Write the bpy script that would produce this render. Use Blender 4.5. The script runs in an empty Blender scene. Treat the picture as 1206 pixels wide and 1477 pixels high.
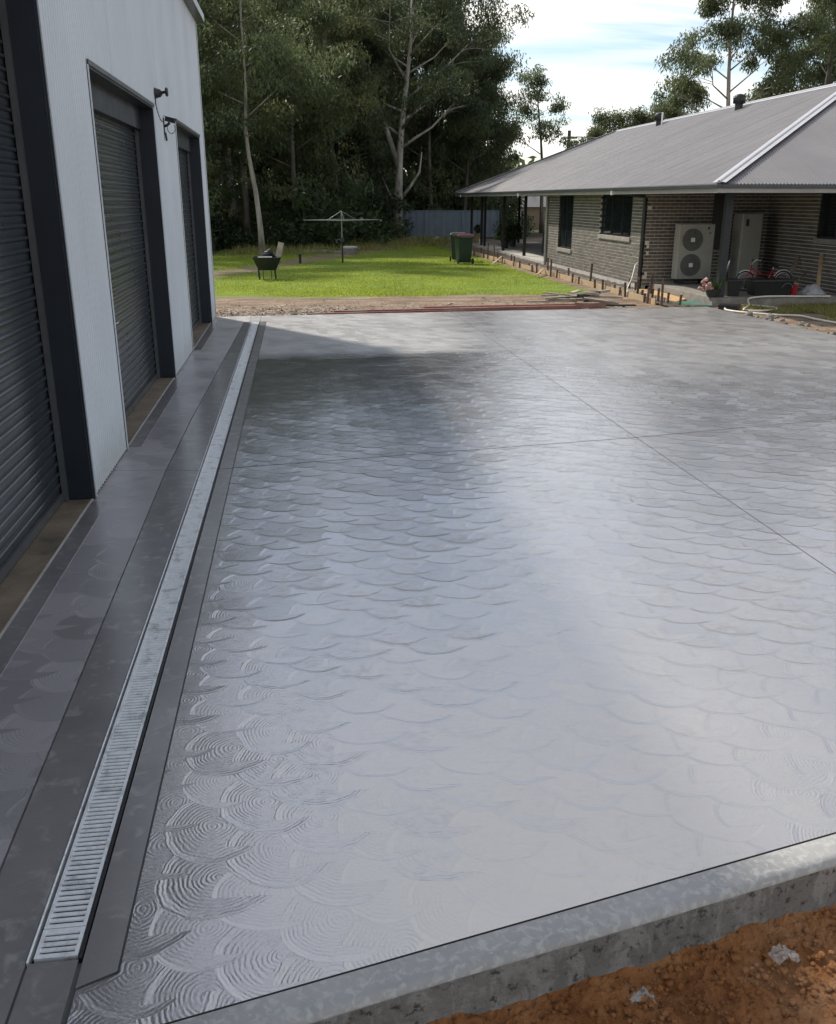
import bpy, bmesh, math, random
import numpy as np
from mathutils import Vector, Matrix, noise as mnoise
random.seed(11); RNG = np.random.default_rng(5)
R = math.radians; PI = math.pi
S = bpy.context.scene
COL = S.collection

# ------------------------------------------------------------------ camera, sky, sun, exposure
PITCH, YAW, CAMH = 18.8168, 7.267, 2.2
cam = bpy.data.cameras.new('camera'); camo = bpy.data.objects.new('camera', cam); COL.objects.link(camo)
camo.location = (0, 0, CAMH); camo.rotation_euler = (R(90-PITCH), 0, R(-YAW))
cam.sensor_fit = 'VERTICAL'; cam.sensor_height = 24.0; cam.lens = 24.0*1325.0/1477.0
cam.clip_start = 0.05; cam.clip_end = 2000
S.camera = camo
SUN_DIR = Vector((-0.56, 0.85, 1.0)).normalized()          # towards the sun
SUN_EL = math.asin(SUN_DIR.z); SUN_AZ = math.atan2(SUN_DIR.x, SUN_DIR.y)
S.view_settings.view_transform = 'Standard'; S.view_settings.look = 'None'
S.view_settings.gamma = 1; S.view_settings.use_curve_mapping = False
S.view_settings.exposure = 1.42
S.cycles.max_bounces = 5; S.cycles.diffuse_bounces = 3; S.cycles.glossy_bounces = 3; S.cycles.transparent_max_bounces = 8
S.cycles.sample_clamp_indirect = 6
w = bpy.data.worlds.new('World'); S.world = w; w.use_nodes = True
def build_world():
    nt = w.node_tree; nt.nodes.clear(); N = nt.nodes.new; L = nt.links.new
    out = N('ShaderNodeOutputWorld'); bg = N('ShaderNodeBackground'); bg.inputs[1].default_value = 0.055
    sky = N('ShaderNodeTexSky'); sky.sky_type = 'NISHITA'; sky.sun_disc = False
    sky.sun_elevation = SUN_EL; sky.sun_rotation = SUN_AZ
    sky.air_density = 1.0; sky.dust_density = 0.4; sky.ozone_density = 1.5
    tc = N('ShaderNodeTexCoord'); sep = N('ShaderNodeSeparateXYZ'); L(tc.outputs['Generated'], sep.inputs[0])
    def m(op, a, b=None):
        n = N('ShaderNodeMath'); n.operation = op
        for i, v in enumerate((a, b)):
            if v is None: continue
            if isinstance(v, (int, float)): n.inputs[i].default_value = v
            else: L(v, n.inputs[i])
        return n.outputs[0]
    zc = m('ADD', m('MAXIMUM', sep.outputs[2], 0.0), 0.12)
    u = m('DIVIDE', sep.outputs[0], zc); v = m('DIVIDE', sep.outputs[1], zc)
    cmb = N('ShaderNodeCombineXYZ'); L(u, cmb.inputs[0]); L(v, cmb.inputs[1])
    mp = N('ShaderNodeMapping'); L(cmb.outputs[0], mp.inputs[0])
    mp.inputs['Rotation'].default_value = (0, 0, R(-14)); mp.inputs['Scale'].default_value = (0.45, 1.15, 1); mp.inputs['Location'].default_value = (3.3, 1.7, 0)
    n1 = N('ShaderNodeTexNoise'); L(mp.outputs[0], n1.inputs['Vector']); n1.inputs['Scale'].default_value = 1.25; n1.inputs['Detail'].default_value = 7; n1.inputs['Roughness'].default_value = 0.52; n1.inputs['Distortion'].default_value = 0.5
    rp = N('ShaderNodeValToRGB'); L(n1.outputs[0], rp.inputs[0])
    rp.color_ramp.elements[0].position = 0.42; rp.color_ramp.elements[0].color = (0.04, 0.04, 0.04, 1)
    rp.color_ramp.elements[1].position = 0.64; rp.color_ramp.elements[1].color = (0.93, 0.93, 0.93, 1)
    mix = N('ShaderNodeMix'); mix.data_type = 'RGBA'; L(rp.outputs[0], mix.inputs[0]); L(sky.outputs[0], mix.inputs[6])
    mix.inputs[7].default_value = (10.4, 9.9, 9.2, 1)
    L(mix.outputs[2], bg.inputs[0]); L(bg.outputs[0], out.inputs[0])
build_world()
sl = bpy.data.lights.new('sun', 'SUN'); sl.energy = 2.0; sl.angle = R(2.6); sl.color = (1.0, 0.93, 0.82)
so = bpy.data.objects.new('sun', sl); COL.objects.link(so); so.rotation_euler = (-SUN_DIR).to_track_quat('-Z', 'Y').to_euler(); so.location = SUN_DIR*60

# ------------------------------------------------------------------ object helpers
def tag(o, label=None, cat=None, group=None, kind=None):
    if label: o['label'] = label
    if cat: o['category'] = cat
    if group: o['group'] = group
    if kind: o['kind'] = kind
    return o
def thing(name, label, cat, loc=(0, 0, 0), group=None, rz=0.0):
    o = bpy.data.objects.new(name, None); COL.objects.link(o); o.location = loc; o.rotation_euler = (0, 0, rz)
    o.empty_display_size = 0.2
    return tag(o, label, cat, group)
def inst(name, me, parent=None, loc=(0, 0, 0), rot=(0, 0, 0), scale=(1, 1, 1)):
    o = bpy.data.objects.new(name, me); COL.objects.link(o)
    o.location = loc; o.rotation_euler = rot; o.scale = scale
    if parent: o.parent = parent
    return o
def rootloc(p):
    v = Vector((0, 0, 0))
    while p is not None:
        v += p.location; p = p.parent
    return v
def copy_tree(o, parent=None):
    c = o.copy(); COL.objects.link(c); c.parent = parent
    for ch in list(o.children): copy_tree(ch, c)
    return c
class MB:
    def __init__(s): s.v = []; s.f = []
    def add(s, vs, fs):
        b = len(s.v); s.v += [tuple(p) for p in vs]; s.f += [tuple(i+b for i in f) for f in fs]; return s
    def box(s, x0, x1, y0, y1, z0, z1):
        return s.add([(x0,y0,z0),(x1,y0,z0),(x1,y1,z0),(x0,y1,z0),(x0,y0,z1),(x1,y0,z1),(x1,y1,z1),(x0,y1,z1)],
                     [(0,3,2,1),(4,5,6,7),(0,1,5,4),(1,2,6,5),(2,3,7,6),(3,0,4,7)])
    def beam(s, a, b, wd, th, up=(0, 0, 1)):
        a = Vector(a); b = Vector(b); d = (b-a).normalized(); u = Vector(up)
        if abs(d.dot(u)) > 0.98: u = Vector((1, 0, 0))
        x = d.cross(u).normalized()*wd/2; y = x.cross(d).normalized()*th/2
        vs = [a-x-y, a+x-y, a+x+y, a-x+y, b-x-y, b+x-y, b+x+y, b-x+y]
        return s.add(vs, [(0,1,2,3),(7,6,5,4),(0,4,5,1),(1,5,6,2),(2,6,7,3),(3,7,4,0)])
    def prism(s, poly, z0, z1):
        n = len(poly)
        vs = [(p[0], p[1], z0) for p in poly]+[(p[0], p[1], z1) for p in poly]
        return s.add(vs, [tuple(range(n-1, -1, -1)), tuple(range(n, 2*n))]+[(i, (i+1) % n, n+(i+1) % n, n+i) for i in range(n)])
    def tube(s, pts, rad, n=8, cap=True, closed=False):
        pts = [Vector(p) for p in pts]; m = len(pts)
        if not isinstance(rad, (list, tuple)): rad = [rad]*m
        b = len(s.v); prev = None
        for i, p in enumerate(pts):
            if closed: d = pts[(i+1) % m]-pts[i-1]
            else: d = pts[min(i+1, m-1)]-pts[max(i-1, 0)]
            d.normalize()
            if prev is None:
                u = Vector((0, 0, 1)) if abs(d.z) < 0.9 else Vector((1, 0, 0))
                x = d.cross(u).normalized()
            else:
                x = prev-d*prev.dot(d)
                x = x.normalized() if x.length > 1e-6 else d.orthogonal().normalized()
            prev = x; y = d.cross(x)
            for k in range(n):
                a = 2*PI*k/n; s.v.append(tuple(p+(x*math.cos(a)+y*math.sin(a))*rad[i]))
        for i in range(m if closed else m-1):
            i2 = (i+1) % m
            for k in range(n):
                k2 = (k+1) % n
                s.f.append((b+i*n+k, b+i*n+k2, b+i2*n+k2, b+i2*n+k))
        if cap and not closed:
            s.f.append(tuple(b+k for k in range(n-1, -1, -1))); s.f.append(tuple(b+(m-1)*n+k for k in range(n)))
        return s
    def lathe(s, prof, c=(0, 0, 0), n=16, cap=True):
        b = len(s.v)
        for r, z in prof:
            for k in range(n):
                a = 2*PI*k/n; s.v.append((c[0]+r*math.cos(a), c[1]+r*math.sin(a), c[2]+z))
        for i in range(len(prof)-1):
            for k in range(n):
                k2 = (k+1) % n; s.f.append((b+i*n+k, b+i*n+k2, b+(i+1)*n+k2, b+(i+1)*n+k))
        if cap:
            s.f.append(tuple(b+k for k in range(n-1, -1, -1))); s.f.append(tuple(b+(len(prof)-1)*n+k for k in range(n)))
        return s
    def frustum(s, r0, r1):   # rectangles (x0,x1,y0,y1,z)
        vs = []
        for (x0, x1, y0, y1, z) in (r0, r1): vs += [(x0,y0,z),(x1,y0,z),(x1,y1,z),(x0,y1,z)]
        return s.add(vs, [(0,3,2,1),(4,5,6,7),(0,1,5,4),(1,2,6,5),(2,3,7,6),(3,0,4,7)])
    def blob(s, c, r, seed=0, sq=1.0, n=2):
        bm = bmesh.new(); bmesh.ops.create_icosphere(bm, subdivisions=n, radius=1)
        vs = []
        for v in bm.verts:
            k = 1+0.35*mnoise.noise(v.co*1.7+Vector((seed*3.1, seed*1.7, seed)))
            vs.append((c[0]+v.co.x*r*k, c[1]+v.co.y*r*k, c[2]+v.co.z*r*k*sq))
        fs = [tuple(v.index for v in f.verts) for f in bm.faces]; bm.free()
        return s.add(vs, fs)
    def mesh(s, name, mat, smooth=False, off=None):
        v = s.v if off is None else [(p[0]-off[0], p[1]-off[1], p[2]-off[2]) for p in s.v]
        me = bpy.data.meshes.new(name); me.from_pydata(v, [], s.f); me.update()
        if mat is not None:
            for m_ in (mat if isinstance(mat, (list, tuple)) else [mat]): me.materials.append(m_)
        if smooth: me.polygons.foreach_set('use_smooth', [True]*len(me.polygons))
        return me
    def build(s, name, mat, parent=None, smooth=False, bevel=0.0, local=False):
        off = rootloc(parent) if (parent and not local) else None
        o = inst(name, s.mesh(name, mat, smooth, off), parent)
        if bevel:
            md = o.modifiers.new('bevel', 'BEVEL'); md.width = bevel; md.segments = 2; md.limit_method = 'ANGLE'; md.angle_limit = R(40)
        return o
def npmesh(name, V, F4, mat):
    me = bpy.data.meshes.new(name)
    nv, nf, k = len(V), len(F4), F4.shape[1]
    me.vertices.add(nv); me.vertices.foreach_set('co', V.astype(np.float32).ravel())
    me.loops.add(nf*k); me.loops.foreach_set('vertex_index', F4.astype(np.int32).ravel())
    me.polygons.add(nf); me.polygons.foreach_set('loop_start', np.arange(0, nf*k, k, dtype=np.int32))
    me.update(calc_edges=True); me.validate()
    me.materials.append(mat); return me

# ------------------------------------------------------------------ materials
class NT:
    def __init__(s, name):
        s.m = bpy.data.materials.new(name); s.m.use_nodes = True; s.t = s.m.node_tree
        s.b = s.t.nodes['Principled BSDF']; s.out = s.t.nodes['Material Output']
        s.pos = s.n('ShaderNodeNewGeometry').outputs['Position']
    def n(s, t): return s.t.nodes.new(t)
    def l(s, a, b): s.t.links.new(a, b)
    def put(s, sock, v):
        if isinstance(v, (int, float, tuple)): sock.default_value = v
        else: s.l(v, sock)
    def math(s, op, a, b=None, c=None):
        n = s.n('ShaderNodeMath'); n.operation = op
        for i, v in enumerate((a, b, c)):
            if v is not None: s.put(n.inputs[i], v)
        return n.outputs[0]
    def noise(s, scale, detail=4, rough=0.55, vec=None, stretch=None, dist=0.0):
        n = s.n('ShaderNodeTexNoise'); n.inputs['Scale'].default_value = scale; n.inputs['Detail'].default_value = detail
        n.inputs['Roughness'].default_value = rough; n.inputs['Distortion'].default_value = dist
        v = vec or s.pos
        if stretch:
            mp = s.n('ShaderNodeMapping'); mp.inputs['Scale'].default_value = stretch; s.l(v, mp.inputs[0]); v = mp.outputs[0]
        s.l(v, n.inputs['Vector']); return n.outputs[0]
    def ramp(s, fac, stops):
        n = s.n('ShaderNodeValToRGB'); s.l(fac, n.inputs[0]); cr = n.color_ramp
        while len(cr.elements) < len(stops): cr.elements.new(0.5)
        for e, (p, c) in zip(cr.elements, stops):
            e.position = p; e.color = (*c, 1) if len(c) == 3 else c
        return n.outputs[0]
    def smooth(s, x, a, b):
        n = s.n('ShaderNodeMapRange'); n.interpolation_type = 'SMOOTHSTEP'; s.put(n.inputs[0], x)
        n.inputs[1].default_value = a; n.inputs[2].default_value = b; return n.outputs[0]
    def mix(s, f, a, b):
        n = s.n('ShaderNodeMix'); n.data_type = 'RGBA'; s.put(n.inputs[0], f)
        s.put(n.inputs[6], a if not isinstance(a, tuple) or len(a) == 4 else (*a, 1)); s.put(n.inputs[7], b if not isinstance(b, tuple) or len(b) == 4 else (*b, 1))
        return n.outputs[2]
    def bump(s, h, dist=1.0, strength=1.0, prev=None):
        n = s.n('ShaderNodeBump'); n.inputs['Strength'].default_value = strength; n.inputs['Distance'].default_value = dist
        s.l(h, n.inputs['Height'])
        if prev: s.l(prev, n.inputs['Normal'])
        return n.outputs[0]
    def set(s, **k):
        for a, v in k.items(): s.put(s.b.inputs[a.replace('_', ' ')], v if not (isinstance(v, tuple) and len(v) == 3 and 'olor' in a) else (*v, 1))
        return s
def simple(name, c, rough=0.5, var=0.25, scale=6.0, metal=0.0, bump=0.0, bscale=40.0, stretch=None, dirt=None, rnd=0.0, spec=0.5):
    t = NT(name); f = t.noise(scale, 5, 0.6, stretch=stretch)
    lo = tuple(x*(1-var) for x in c); hi = tuple(min(1, x*(1+var)) for x in c)
    col = t.ramp(f, [(0.28, lo), (0.72, hi)])
    if dirt: col = t.mix(t.smooth(t.noise(scale*0.37, 6, 0.65), 0.5, 0.68), col, dirt)
    if rnd:
        oi = t.n('ShaderNodeObjectInfo'); hs = t.n('ShaderNodeHueSaturation'); t.l(col, hs.inputs['Color'])
        t.l(t.math('MULTIPLY_ADD', oi.outputs['Random'], rnd*2, 1-rnd), hs.inputs['Value']); col = hs.outputs[0]
    t.set(Base_Color=col, Roughness=t.math('MULTIPLY_ADD', t.noise(scale*2.3, 4), 0.25, rough-0.125), Metallic=metal)
    t.b.inputs['Specular IOR Level'].default_value = spec
    if bump: t.l(t.bump(t.noise(bscale, 5, 0.6, stretch=stretch), bump), t.b.inputs['Normal'])
    return t.m
M = {}
def concrete_scallop():
    t = NT('troweled_concrete'); sep = t.n('ShaderNodeSeparateXYZ')
    wob = t.n('ShaderNodeTexNoise'); wob.inputs['Scale'].default_value = 2.2; wob.inputs['Detail'].default_value = 2; t.l(t.pos, wob.inputs['Vector'])
    vm = t.n('ShaderNodeVectorMath'); vm.operation = 'MULTIPLY_ADD'; t.l(wob.outputs['Color'], vm.inputs[0]); vm.inputs[1].default_value = (0.12, 0.12, 0); t.l(t.pos, vm.inputs[2])
    t.l(vm.outputs[0], sep.inputs[0]); X, Y = sep.outputs[0], sep.outputs[1]
    SX, SY, RAD = 0.205, 0.26, 0.195
    iu = t.math('FLOOR', t.math('DIVIDE', X, SX)); jv0 = t.math('DIVIDE', Y, SY)
    D = None; A = None; T = None
    for dj in (-1, 0, 1):
        for di in (-1, 0, 1):
            ci = t.math('ADD', iu, di)
            off = t.math('MULTIPLY', t.math('PINGPONG', ci, 1.0), 0.5)                # stagger every other column
            cj = t.math('ADD', t.math('FLOOR', t.math('SUBTRACT', jv0, off)), dj)
            cb = t.n('ShaderNodeCombineXYZ'); t.l(ci, cb.inputs[0]); t.l(cj, cb.inputs[1])
            wn = t.n('ShaderNodeTexWhiteNoise'); wn.noise_dimensions = '2D'; t.l(cb.outputs[0], wn.inputs['Vector'])
            ws = t.n('ShaderNodeSeparateColor'); t.l(wn.outputs['Color'], ws.inputs[0])
            px = t.math('SUBTRACT', X, t.math('MULTIPLY', t.math('ADD', ci, t.math('MULTIPLY_ADD', ws.outputs[0], 0.24, 0.38)), SX))
            py = t.math('SUBTRACT', Y, t.math('MULTIPLY', t.math('ADD', t.math('ADD', cj, off), t.math('MULTIPLY_ADD', ws.outputs[1], 0.24, 0.38)), SY))
            d = t.math('SQRT', t.math('ADD', t.math('MULTIPLY', px, px), t.math('MULTIPLY', py, py)))
            tilt = t.math('ADD', t.math('MULTIPLY', px, t.math('MULTIPLY_ADD', ws.outputs[2], 0.032, -0.016)), t.math('MULTIPLY', py, t.math('MULTIPLY_ADD', wn.outputs['Value'], 0.032, -0.010)))
            if D is None: D, A, T = d, ws.outputs[2], tilt
            else:
                ins = t.math('LESS_THAN', d, t.math('MULTIPLY_ADD', ws.outputs[2], 0.03, RAD-0.015))
                def sel(a, b):
                    n = t.n('ShaderNodeMix'); t.l(ins, n.inputs[0]); t.l(a, n.inputs[2]); t.l(b, n.inputs[3]); return n.outputs[0]
                D, A, T = sel(D, d), sel(A, ws.outputs[2]), sel(T, tilt)
    ps = t.n('ShaderNodeSeparateXYZ'); t.l(t.pos, ps.inputs[0]); px, py = ps.outputs[0], ps.outputs[1]
    # damp film: ragged patch where hosing water still lies beside the drain, low spots elsewhere
    edge = t.noise(0.9, 5, 0.6, stretch=(0.7, 2.2, 1))
    e1 = t.math('MULTIPLY_ADD', edge, 1.6, -0.8)
    wet = t.math('MULTIPLY', t.smooth(t.math('ADD', py, e1), 8.4, 11.2), t.smooth(t.math('ADD', py, t.math('MULTIPLY', e1, 0.12)), 13.55, 13.35))
    wet = t.math('MULTIPLY', wet, t.smooth(t.math('ADD', t.math('MULTIPLY_ADD', e1, 2.6, px), t.math('MULTIPLY', A, 0.8)), 3.2, 0.9))
    wet = t.math('MULTIPLY', wet, t.smooth(px, -0.72, -0.6)); wet = t.smooth(t.math('ADD', wet, t.math('MULTIPLY', t.math('SUBTRACT', A, 0.5), 1.1)), 0.3, 0.8)
    wet2 = t.smooth(t.noise(0.55, 4, 0.6, dist=0.4), 0.56, 0.66)
    wet2 = t.math('MULTIPLY', wet2, t.smooth(px, 1.2, -0.3))
    wetm = t.math('MAXIMUM', wet, t.math('MULTIPLY', wet2, 0.5))
    jit = t.math('MULTIPLY_ADD', t.noise(13, 4, 0.6), 0.06, -0.03)
    ring = t.math('SINE', t.math('MULTIPLY', t.math('ADD', D, t.math('MULTIPLY', jit, 0.55)), 2*PI/0.0155))
    amp = t.math('MULTIPLY', t.smooth(t.noise(2.1, 4), 0.20, 0.50), t.math('MULTIPLY_ADD', A, 0.00026, 0.00010))
    amp = t.math('MULTIPLY', t.math('MULTIPLY', amp, t.smooth(t.noise(22, 3, 0.6), 0.3, 0.6)), t.math('MULTIPLY_ADD', wetm, -0.4, 1.0))
    h = t.math('MULTIPLY', ring, amp)
    lip = t.math('MULTIPLY', t.smooth(D, RAD-0.03, RAD-0.002), t.math('MULTIPLY', t.smooth(t.noise(2.3, 3), 0.22, 0.5), 0.0016))
    h = t.math('ADD', h, t.math('MULTIPLY', t.math('ADD', T, lip), t.math('MULTIPLY_ADD', wetm, -0.45, 1.0)))
    h = t.math('ADD', h, t.math('MULTIPLY', t.noise(48, 5, 0.7, stretch=(0.45, 1.3, 1)), 0.0011))
    h = t.math('ADD', h, t.math('MULTIPLY', t.noise(1.3, 2, 0.5), 0.006))
    nrm = t.bump(h, 1.0)
    c1 = t.ramp(t.noise(0.9, 6, 0.6), [(0.3, (0.115, 0.111, 0.113)), (0.7, (0.160, 0.152, 0.158))])
    c2 = t.mix(t.math('MULTIPLY', A, 0.4), c1, (0.175, 0.170, 0.168))
    c3 = t.mix(t.math('MULTIPLY', t.smooth(t.noise(140, 3, 0.7), 0.55, 0.75), 0.25), c2, (0.06, 0.06, 0.062))
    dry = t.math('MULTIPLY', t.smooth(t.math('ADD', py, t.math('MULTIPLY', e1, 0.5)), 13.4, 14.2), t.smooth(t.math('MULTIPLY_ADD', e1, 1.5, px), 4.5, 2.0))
    sunlit_tint = t.math('MULTIPLY', t.smooth(t.math('ADD', py, t.math('MULTIPLY', e1, 1.5)), 8.0, 14.0), t.smooth(t.math('MULTIPLY_ADD', e1, 1.5, px), 2.2, 5.0))  # sunlit brightness of the far right slab, painted as paler, rougher concrete
    dry = t.math('MAXIMUM', dry, t.math('MULTIPLY', sunlit_tint, 0.75))
    apron = t.smooth(px, -0.93, -1.0)
    c3 = t.mix(t.math('MULTIPLY', apron, t.math('MULTIPLY_ADD', A, 0.75, 0.2)), c3, (0.33, 0.312, 0.335))
    c3 = t.mix(t.math('MULTIPLY', dry, t.math('MULTIPLY_ADD', A, 0.6, 0.4)), c3, (0.36, 0.355, 0.345))  # drier concrete tone together with the painted sunlit lightening
    col = t.mix(t.math('MULTIPLY', wetm, 0.7), c3, (0.035, 0.037, 0.038))
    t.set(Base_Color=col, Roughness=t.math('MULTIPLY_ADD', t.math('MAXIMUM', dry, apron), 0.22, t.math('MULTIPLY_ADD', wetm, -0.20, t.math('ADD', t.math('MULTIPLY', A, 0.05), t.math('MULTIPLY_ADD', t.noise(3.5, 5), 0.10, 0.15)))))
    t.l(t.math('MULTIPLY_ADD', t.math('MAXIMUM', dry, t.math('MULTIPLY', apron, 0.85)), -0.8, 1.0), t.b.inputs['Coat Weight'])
    t.b.inputs['IOR'].default_value = 1.8; t.b.inputs['Specular IOR Level'].default_value = 0.8
    t.b.inputs['Coat Roughness'].default_value = 0.19; t.b.inputs['Coat IOR'].default_value = 3.0
    t.l(nrm, t.b.inputs['Normal']); t.l(nrm, t.b.inputs['Coat Normal'])
    return t.m
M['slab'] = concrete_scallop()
def concrete_smooth(name, lo, hi, blot=None, amount=(0.5, 0.56), rough=0.3, bs=14.0, coat=False):
    t = NT(name); c = t.ramp(t.noise(2.2, 6, 0.62), [(0.3, lo), (0.7, hi)])
    if blot: c = t.mix(t.smooth(t.noise(bs, 4, 0.55, dist=0.6), *amount), c, blot)
    t.set(Base_Color=c, Roughness=t.math('MULTIPLY_ADD', t.noise(6, 5), 0.3, rough-0.1))
    t.b.inputs['Coat Weight'].default_value = 0.9 if coat else 0.4; t.b.inputs['Coat Roughness'].default_value = 0.22; t.b.inputs['Coat IOR'].default_value = 2.4 if coat else 1.5
    t.l(t.bump(t.math('ADD', t.math('MULTIPLY', t.noise(60, 5, 0.65), 0.0012), t.math('MULTIPLY', t.noise(5, 3), 0.004)), 1.0), t.b.inputs['Normal'])
    return t.m
M['border'] = concrete_smooth('smooth_border_concrete', (0.125, 0.121, 0.123), (0.19, 0.184, 0.186), (0.255, 0.25, 0.24), (0.52, 0.70), 0.34, 9.0, True)
M['base'] = concrete_smooth('joint_concrete', (0.06, 0.06, 0.061), (0.10, 0.10, 0.10), None, rough=0.6)
M['kerbtop'] = concrete_smooth('slab_edge_concrete', (0.26, 0.26, 0.254), (0.35, 0.35, 0.342), (0.41, 0.41, 0.395), (0.45, 0.68), 0.42, 34.0)
M['threshold'] = simple('weathered_threshold', (0.17, 0.135, 0.095), 0.6, 0.35, 3.0, bump=0.004, bscale=20, dirt=(0.06, 0.055, 0.04))
def slabface():
    t = NT('slab_face_concrete')
    c = t.ramp(t.noise(2.5, 6, 0.6), [(0.3, (0.12, 0.116, 0.108)), (0.7, (0.20, 0.194, 0.184))])
    c = t.mix(t.math('MULTIPLY', t.smooth(t.noise(6, 5, 0.65, stretch=(2.0, 2.0, 1.0), dist=0.5), 0.46, 0.60), 0.7), c, (0.28, 0.272, 0.256))
    c = t.mix(t.smooth(t.noise(26, 5, 0.7), 0.55, 0.66), c, (0.05, 0.048, 0.045))
    t.set(Base_Color=c, Roughness=0.75)
    t.l(t.bump(t.math('ADD', t.math('MULTIPLY', t.noise(30, 6, 0.7), 0.012), t.math('MULTIPLY', t.noise(7, 3), 0.02)), 1.0), t.b.inputs['Normal'])
    return t.m
M['face'] = slabface()
M['galv'] = simple('galvanised_steel', (0.78, 0.81, 0.83), 0.34, 0.12, 30, metal=0.3, bump=0.0006, bscale=90, dirt=(0.48, 0.50, 0.50))
M['black'] = simple('dark_void', (0.008, 0.008, 0.008), 0.8, 0.2)
M['blackm'] = simple('black_metal', (0.012, 0.013, 0.015), 0.4, 0.3, 10)
M['blackp'] = simple('black_plastic', (0.014, 0.015, 0.016), 0.45, 0.3, 12)
M['cladding'] = simple('pale_steel_cladding', (0.57, 0.61, 0.65), 0.42, 0.05, 0.9, dirt=(0.54, 0.58, 0.62))
def cladding():
    t = NT('pale_steel_cladding'); ps = t.n('ShaderNodeSeparateXYZ'); t.l(t.pos, ps.inputs[0])
    c = t.ramp(t.noise(0.9, 5, 0.6), [(0.3, (0.54, 0.58, 0.62)), (0.7, (0.60, 0.64, 0.68))])
    c = t.mix(t.math('MULTIPLY', t.smooth(t.noise(1.2, 5, 0.7, stretch=(3, 3, 0.25)), 0.5, 0.75), 0.3), c, (0.44, 0.47, 0.50))
    splash = t.math('MULTIPLY', t.smooth(t.math('ADD', ps.outputs[2], t.math('MULTIPLY', t.noise(4, 5, 0.7), 0.5)), 0.75, 0.2), 0.5)
    c = t.mix(splash, c, (0.36, 0.37, 0.33))
    t.set(Base_Color=c, Roughness=t.math('MULTIPLY_ADD', t.noise(2, 4), 0.2, 0.32)); t.l(t.bump(t.noise(1.1, 2), 0.006), t.b.inputs['Normal']); return t.m
M['cladding'] = cladding()
M['jamb'] = simple('navy_flashing', (0.010, 0.014, 0.022), 0.42, 0.25, 2.0)
M['doorslat'] = simple('charcoal_roller_steel', (0.045, 0.053, 0.062), 0.30, 0.2, 0.8, metal=0.35)
M['guide'] = simple('door_guide_steel', (0.10, 0.105, 0.11), 0.4, 0.2, 5, metal=0.4)
M['roof'] = simple('grey_corrugated_roof', (0.165, 0.157, 0.162), 0.42, 0.12, 0.8, dirt=(0.145, 0.139, 0.142), rnd=0.03)
M['ridge'] = simple('pale_ridge_cap', (0.42, 0.42, 0.44), 0.35, 0.1, 4)
M['gutter'] = simple('dark_gutter', (0.045, 0.05, 0.055), 0.35, 0.2, 4)
M['fascia'] = simple('grey_fascia', (0.30, 0.295, 0.28), 0.5, 0.12, 3)
M['soffit'] = simple('soffit_board', (0.13, 0.128, 0.125), 0.7, 0.1, 3)
def brickmat():
    t = NT('charcoal_brick'); f = t.noise(2.2, 2, 0.5, stretch=(1.5, 1.5, 5.3))
    c = t.ramp(f, [(0.28, (0.085, 0.075, 0.066)), (0.5, (0.125, 0.110, 0.094)), (0.74, (0.18, 0.16, 0.135))])
    c = t.mix(t.smooth(t.noise(60, 4, 0.7), 0.55, 0.75), c, (0.05, 0.045, 0.04))
    t.set(Base_Color=c, Roughness=0.85); t.l(t.bump(t.noise(90, 4, 0.7), 0.004), t.b.inputs['Normal']); return t.m
M['brick'] = brickmat()
M['mortar'] = simple('pale_mortar', (0.56, 0.54, 0.48), 0.9, 0.15, 14, bump=0.002, bscale=60)
M['sill'] = simple('brick_sill', (0.26, 0.24, 0.21), 0.8, 0.2, 6, bump=0.003)
def glass():
    t = NT('window_glass'); t.set(Base_Color=(0.012, 0.016, 0.02), Roughness=0.05)
    t.b.inputs['Specular IOR Level'].default_value = 0.7
    t.l(t.bump(t.noise(0.8, 2), 0.004), t.b.inputs['Normal']); return t.m
M['glass'] = glass()
M['paleconc'] = simple('pale_concrete', (0.40, 0.39, 0.36), 0.75, 0.2, 3, bump=0.004, bscale=25)
M['white'] = simple('white_plastic', (0.72, 0.72, 0.70), 0.4, 0.06, 8, dirt=(0.6, 0.6, 0.57))
M['cream'] = simple('cream_enamel', (0.31, 0.31, 0.27), 0.4, 0.06, 5, dirt=(0.26, 0.26, 0.23))
M['fan'] = simple('fan_grille', (0.11, 0.115, 0.105), 0.5, 0.2, 12)
M['pine'] = simple('raw_timber', (0.40, 0.29, 0.17), 0.75, 0.3, 5, bump=0.003, stretch=(4, 4, 1))
M['greytimber'] = simple('grey_timber', (0.27, 0.235, 0.19), 0.8, 0.35, 6, bump=0.003, rnd=0.3)
M['redtimber'] = simple('red_primed_timber', (0.23, 0.10, 0.075), 0.65, 0.3, 4, bump=0.002, dirt=(0.30, 0.2, 0.16), rnd=0.2)
M['peg'] = simple('rusty_peg', (0.10, 0.065, 0.045), 0.7, 0.4, 14, rnd=0.3)
M['ply'] = simple('plywood_sheet', (0.52, 0.33, 0.15), 0.7, 0.2, 4)
M['greensheet'] = simple('green_membrane', (0.06, 0.16, 0.12), 0.6, 0.3, 5)
M['fence'] = simple('bluegrey_fence_steel', (0.10, 0.13, 0.16), 0.45, 0.12, 2)
M['bin'] = simple('dark_green_bin_plastic', (0.010, 0.028, 0.018), 0.42, 0.15, 6)
M['binlid'] = simple('maroon_bin_lid', (0.10, 0.02, 0.022), 0.3, 0.2, 6, spec=0.8)
M['red'] = simple('red_paint', (0.32, 0.012, 0.02), 0.3, 0.1, 8)
M['rubber'] = simple('tyre_rubber', (0.02, 0.02, 0.02), 0.8, 0.2, 9)
M['silver'] = simple('silver_alloy', (0.55, 0.55, 0.55), 0.35, 0.1, 9, metal=0.8)
M['hose'] = simple('white_hose', (0.66, 0.62, 0.54), 0.5, 0.15, 8)
M['pot'] = simple('dark_pot_clay', (0.03, 0.03, 0.028), 0.6, 0.3, 8)
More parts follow.
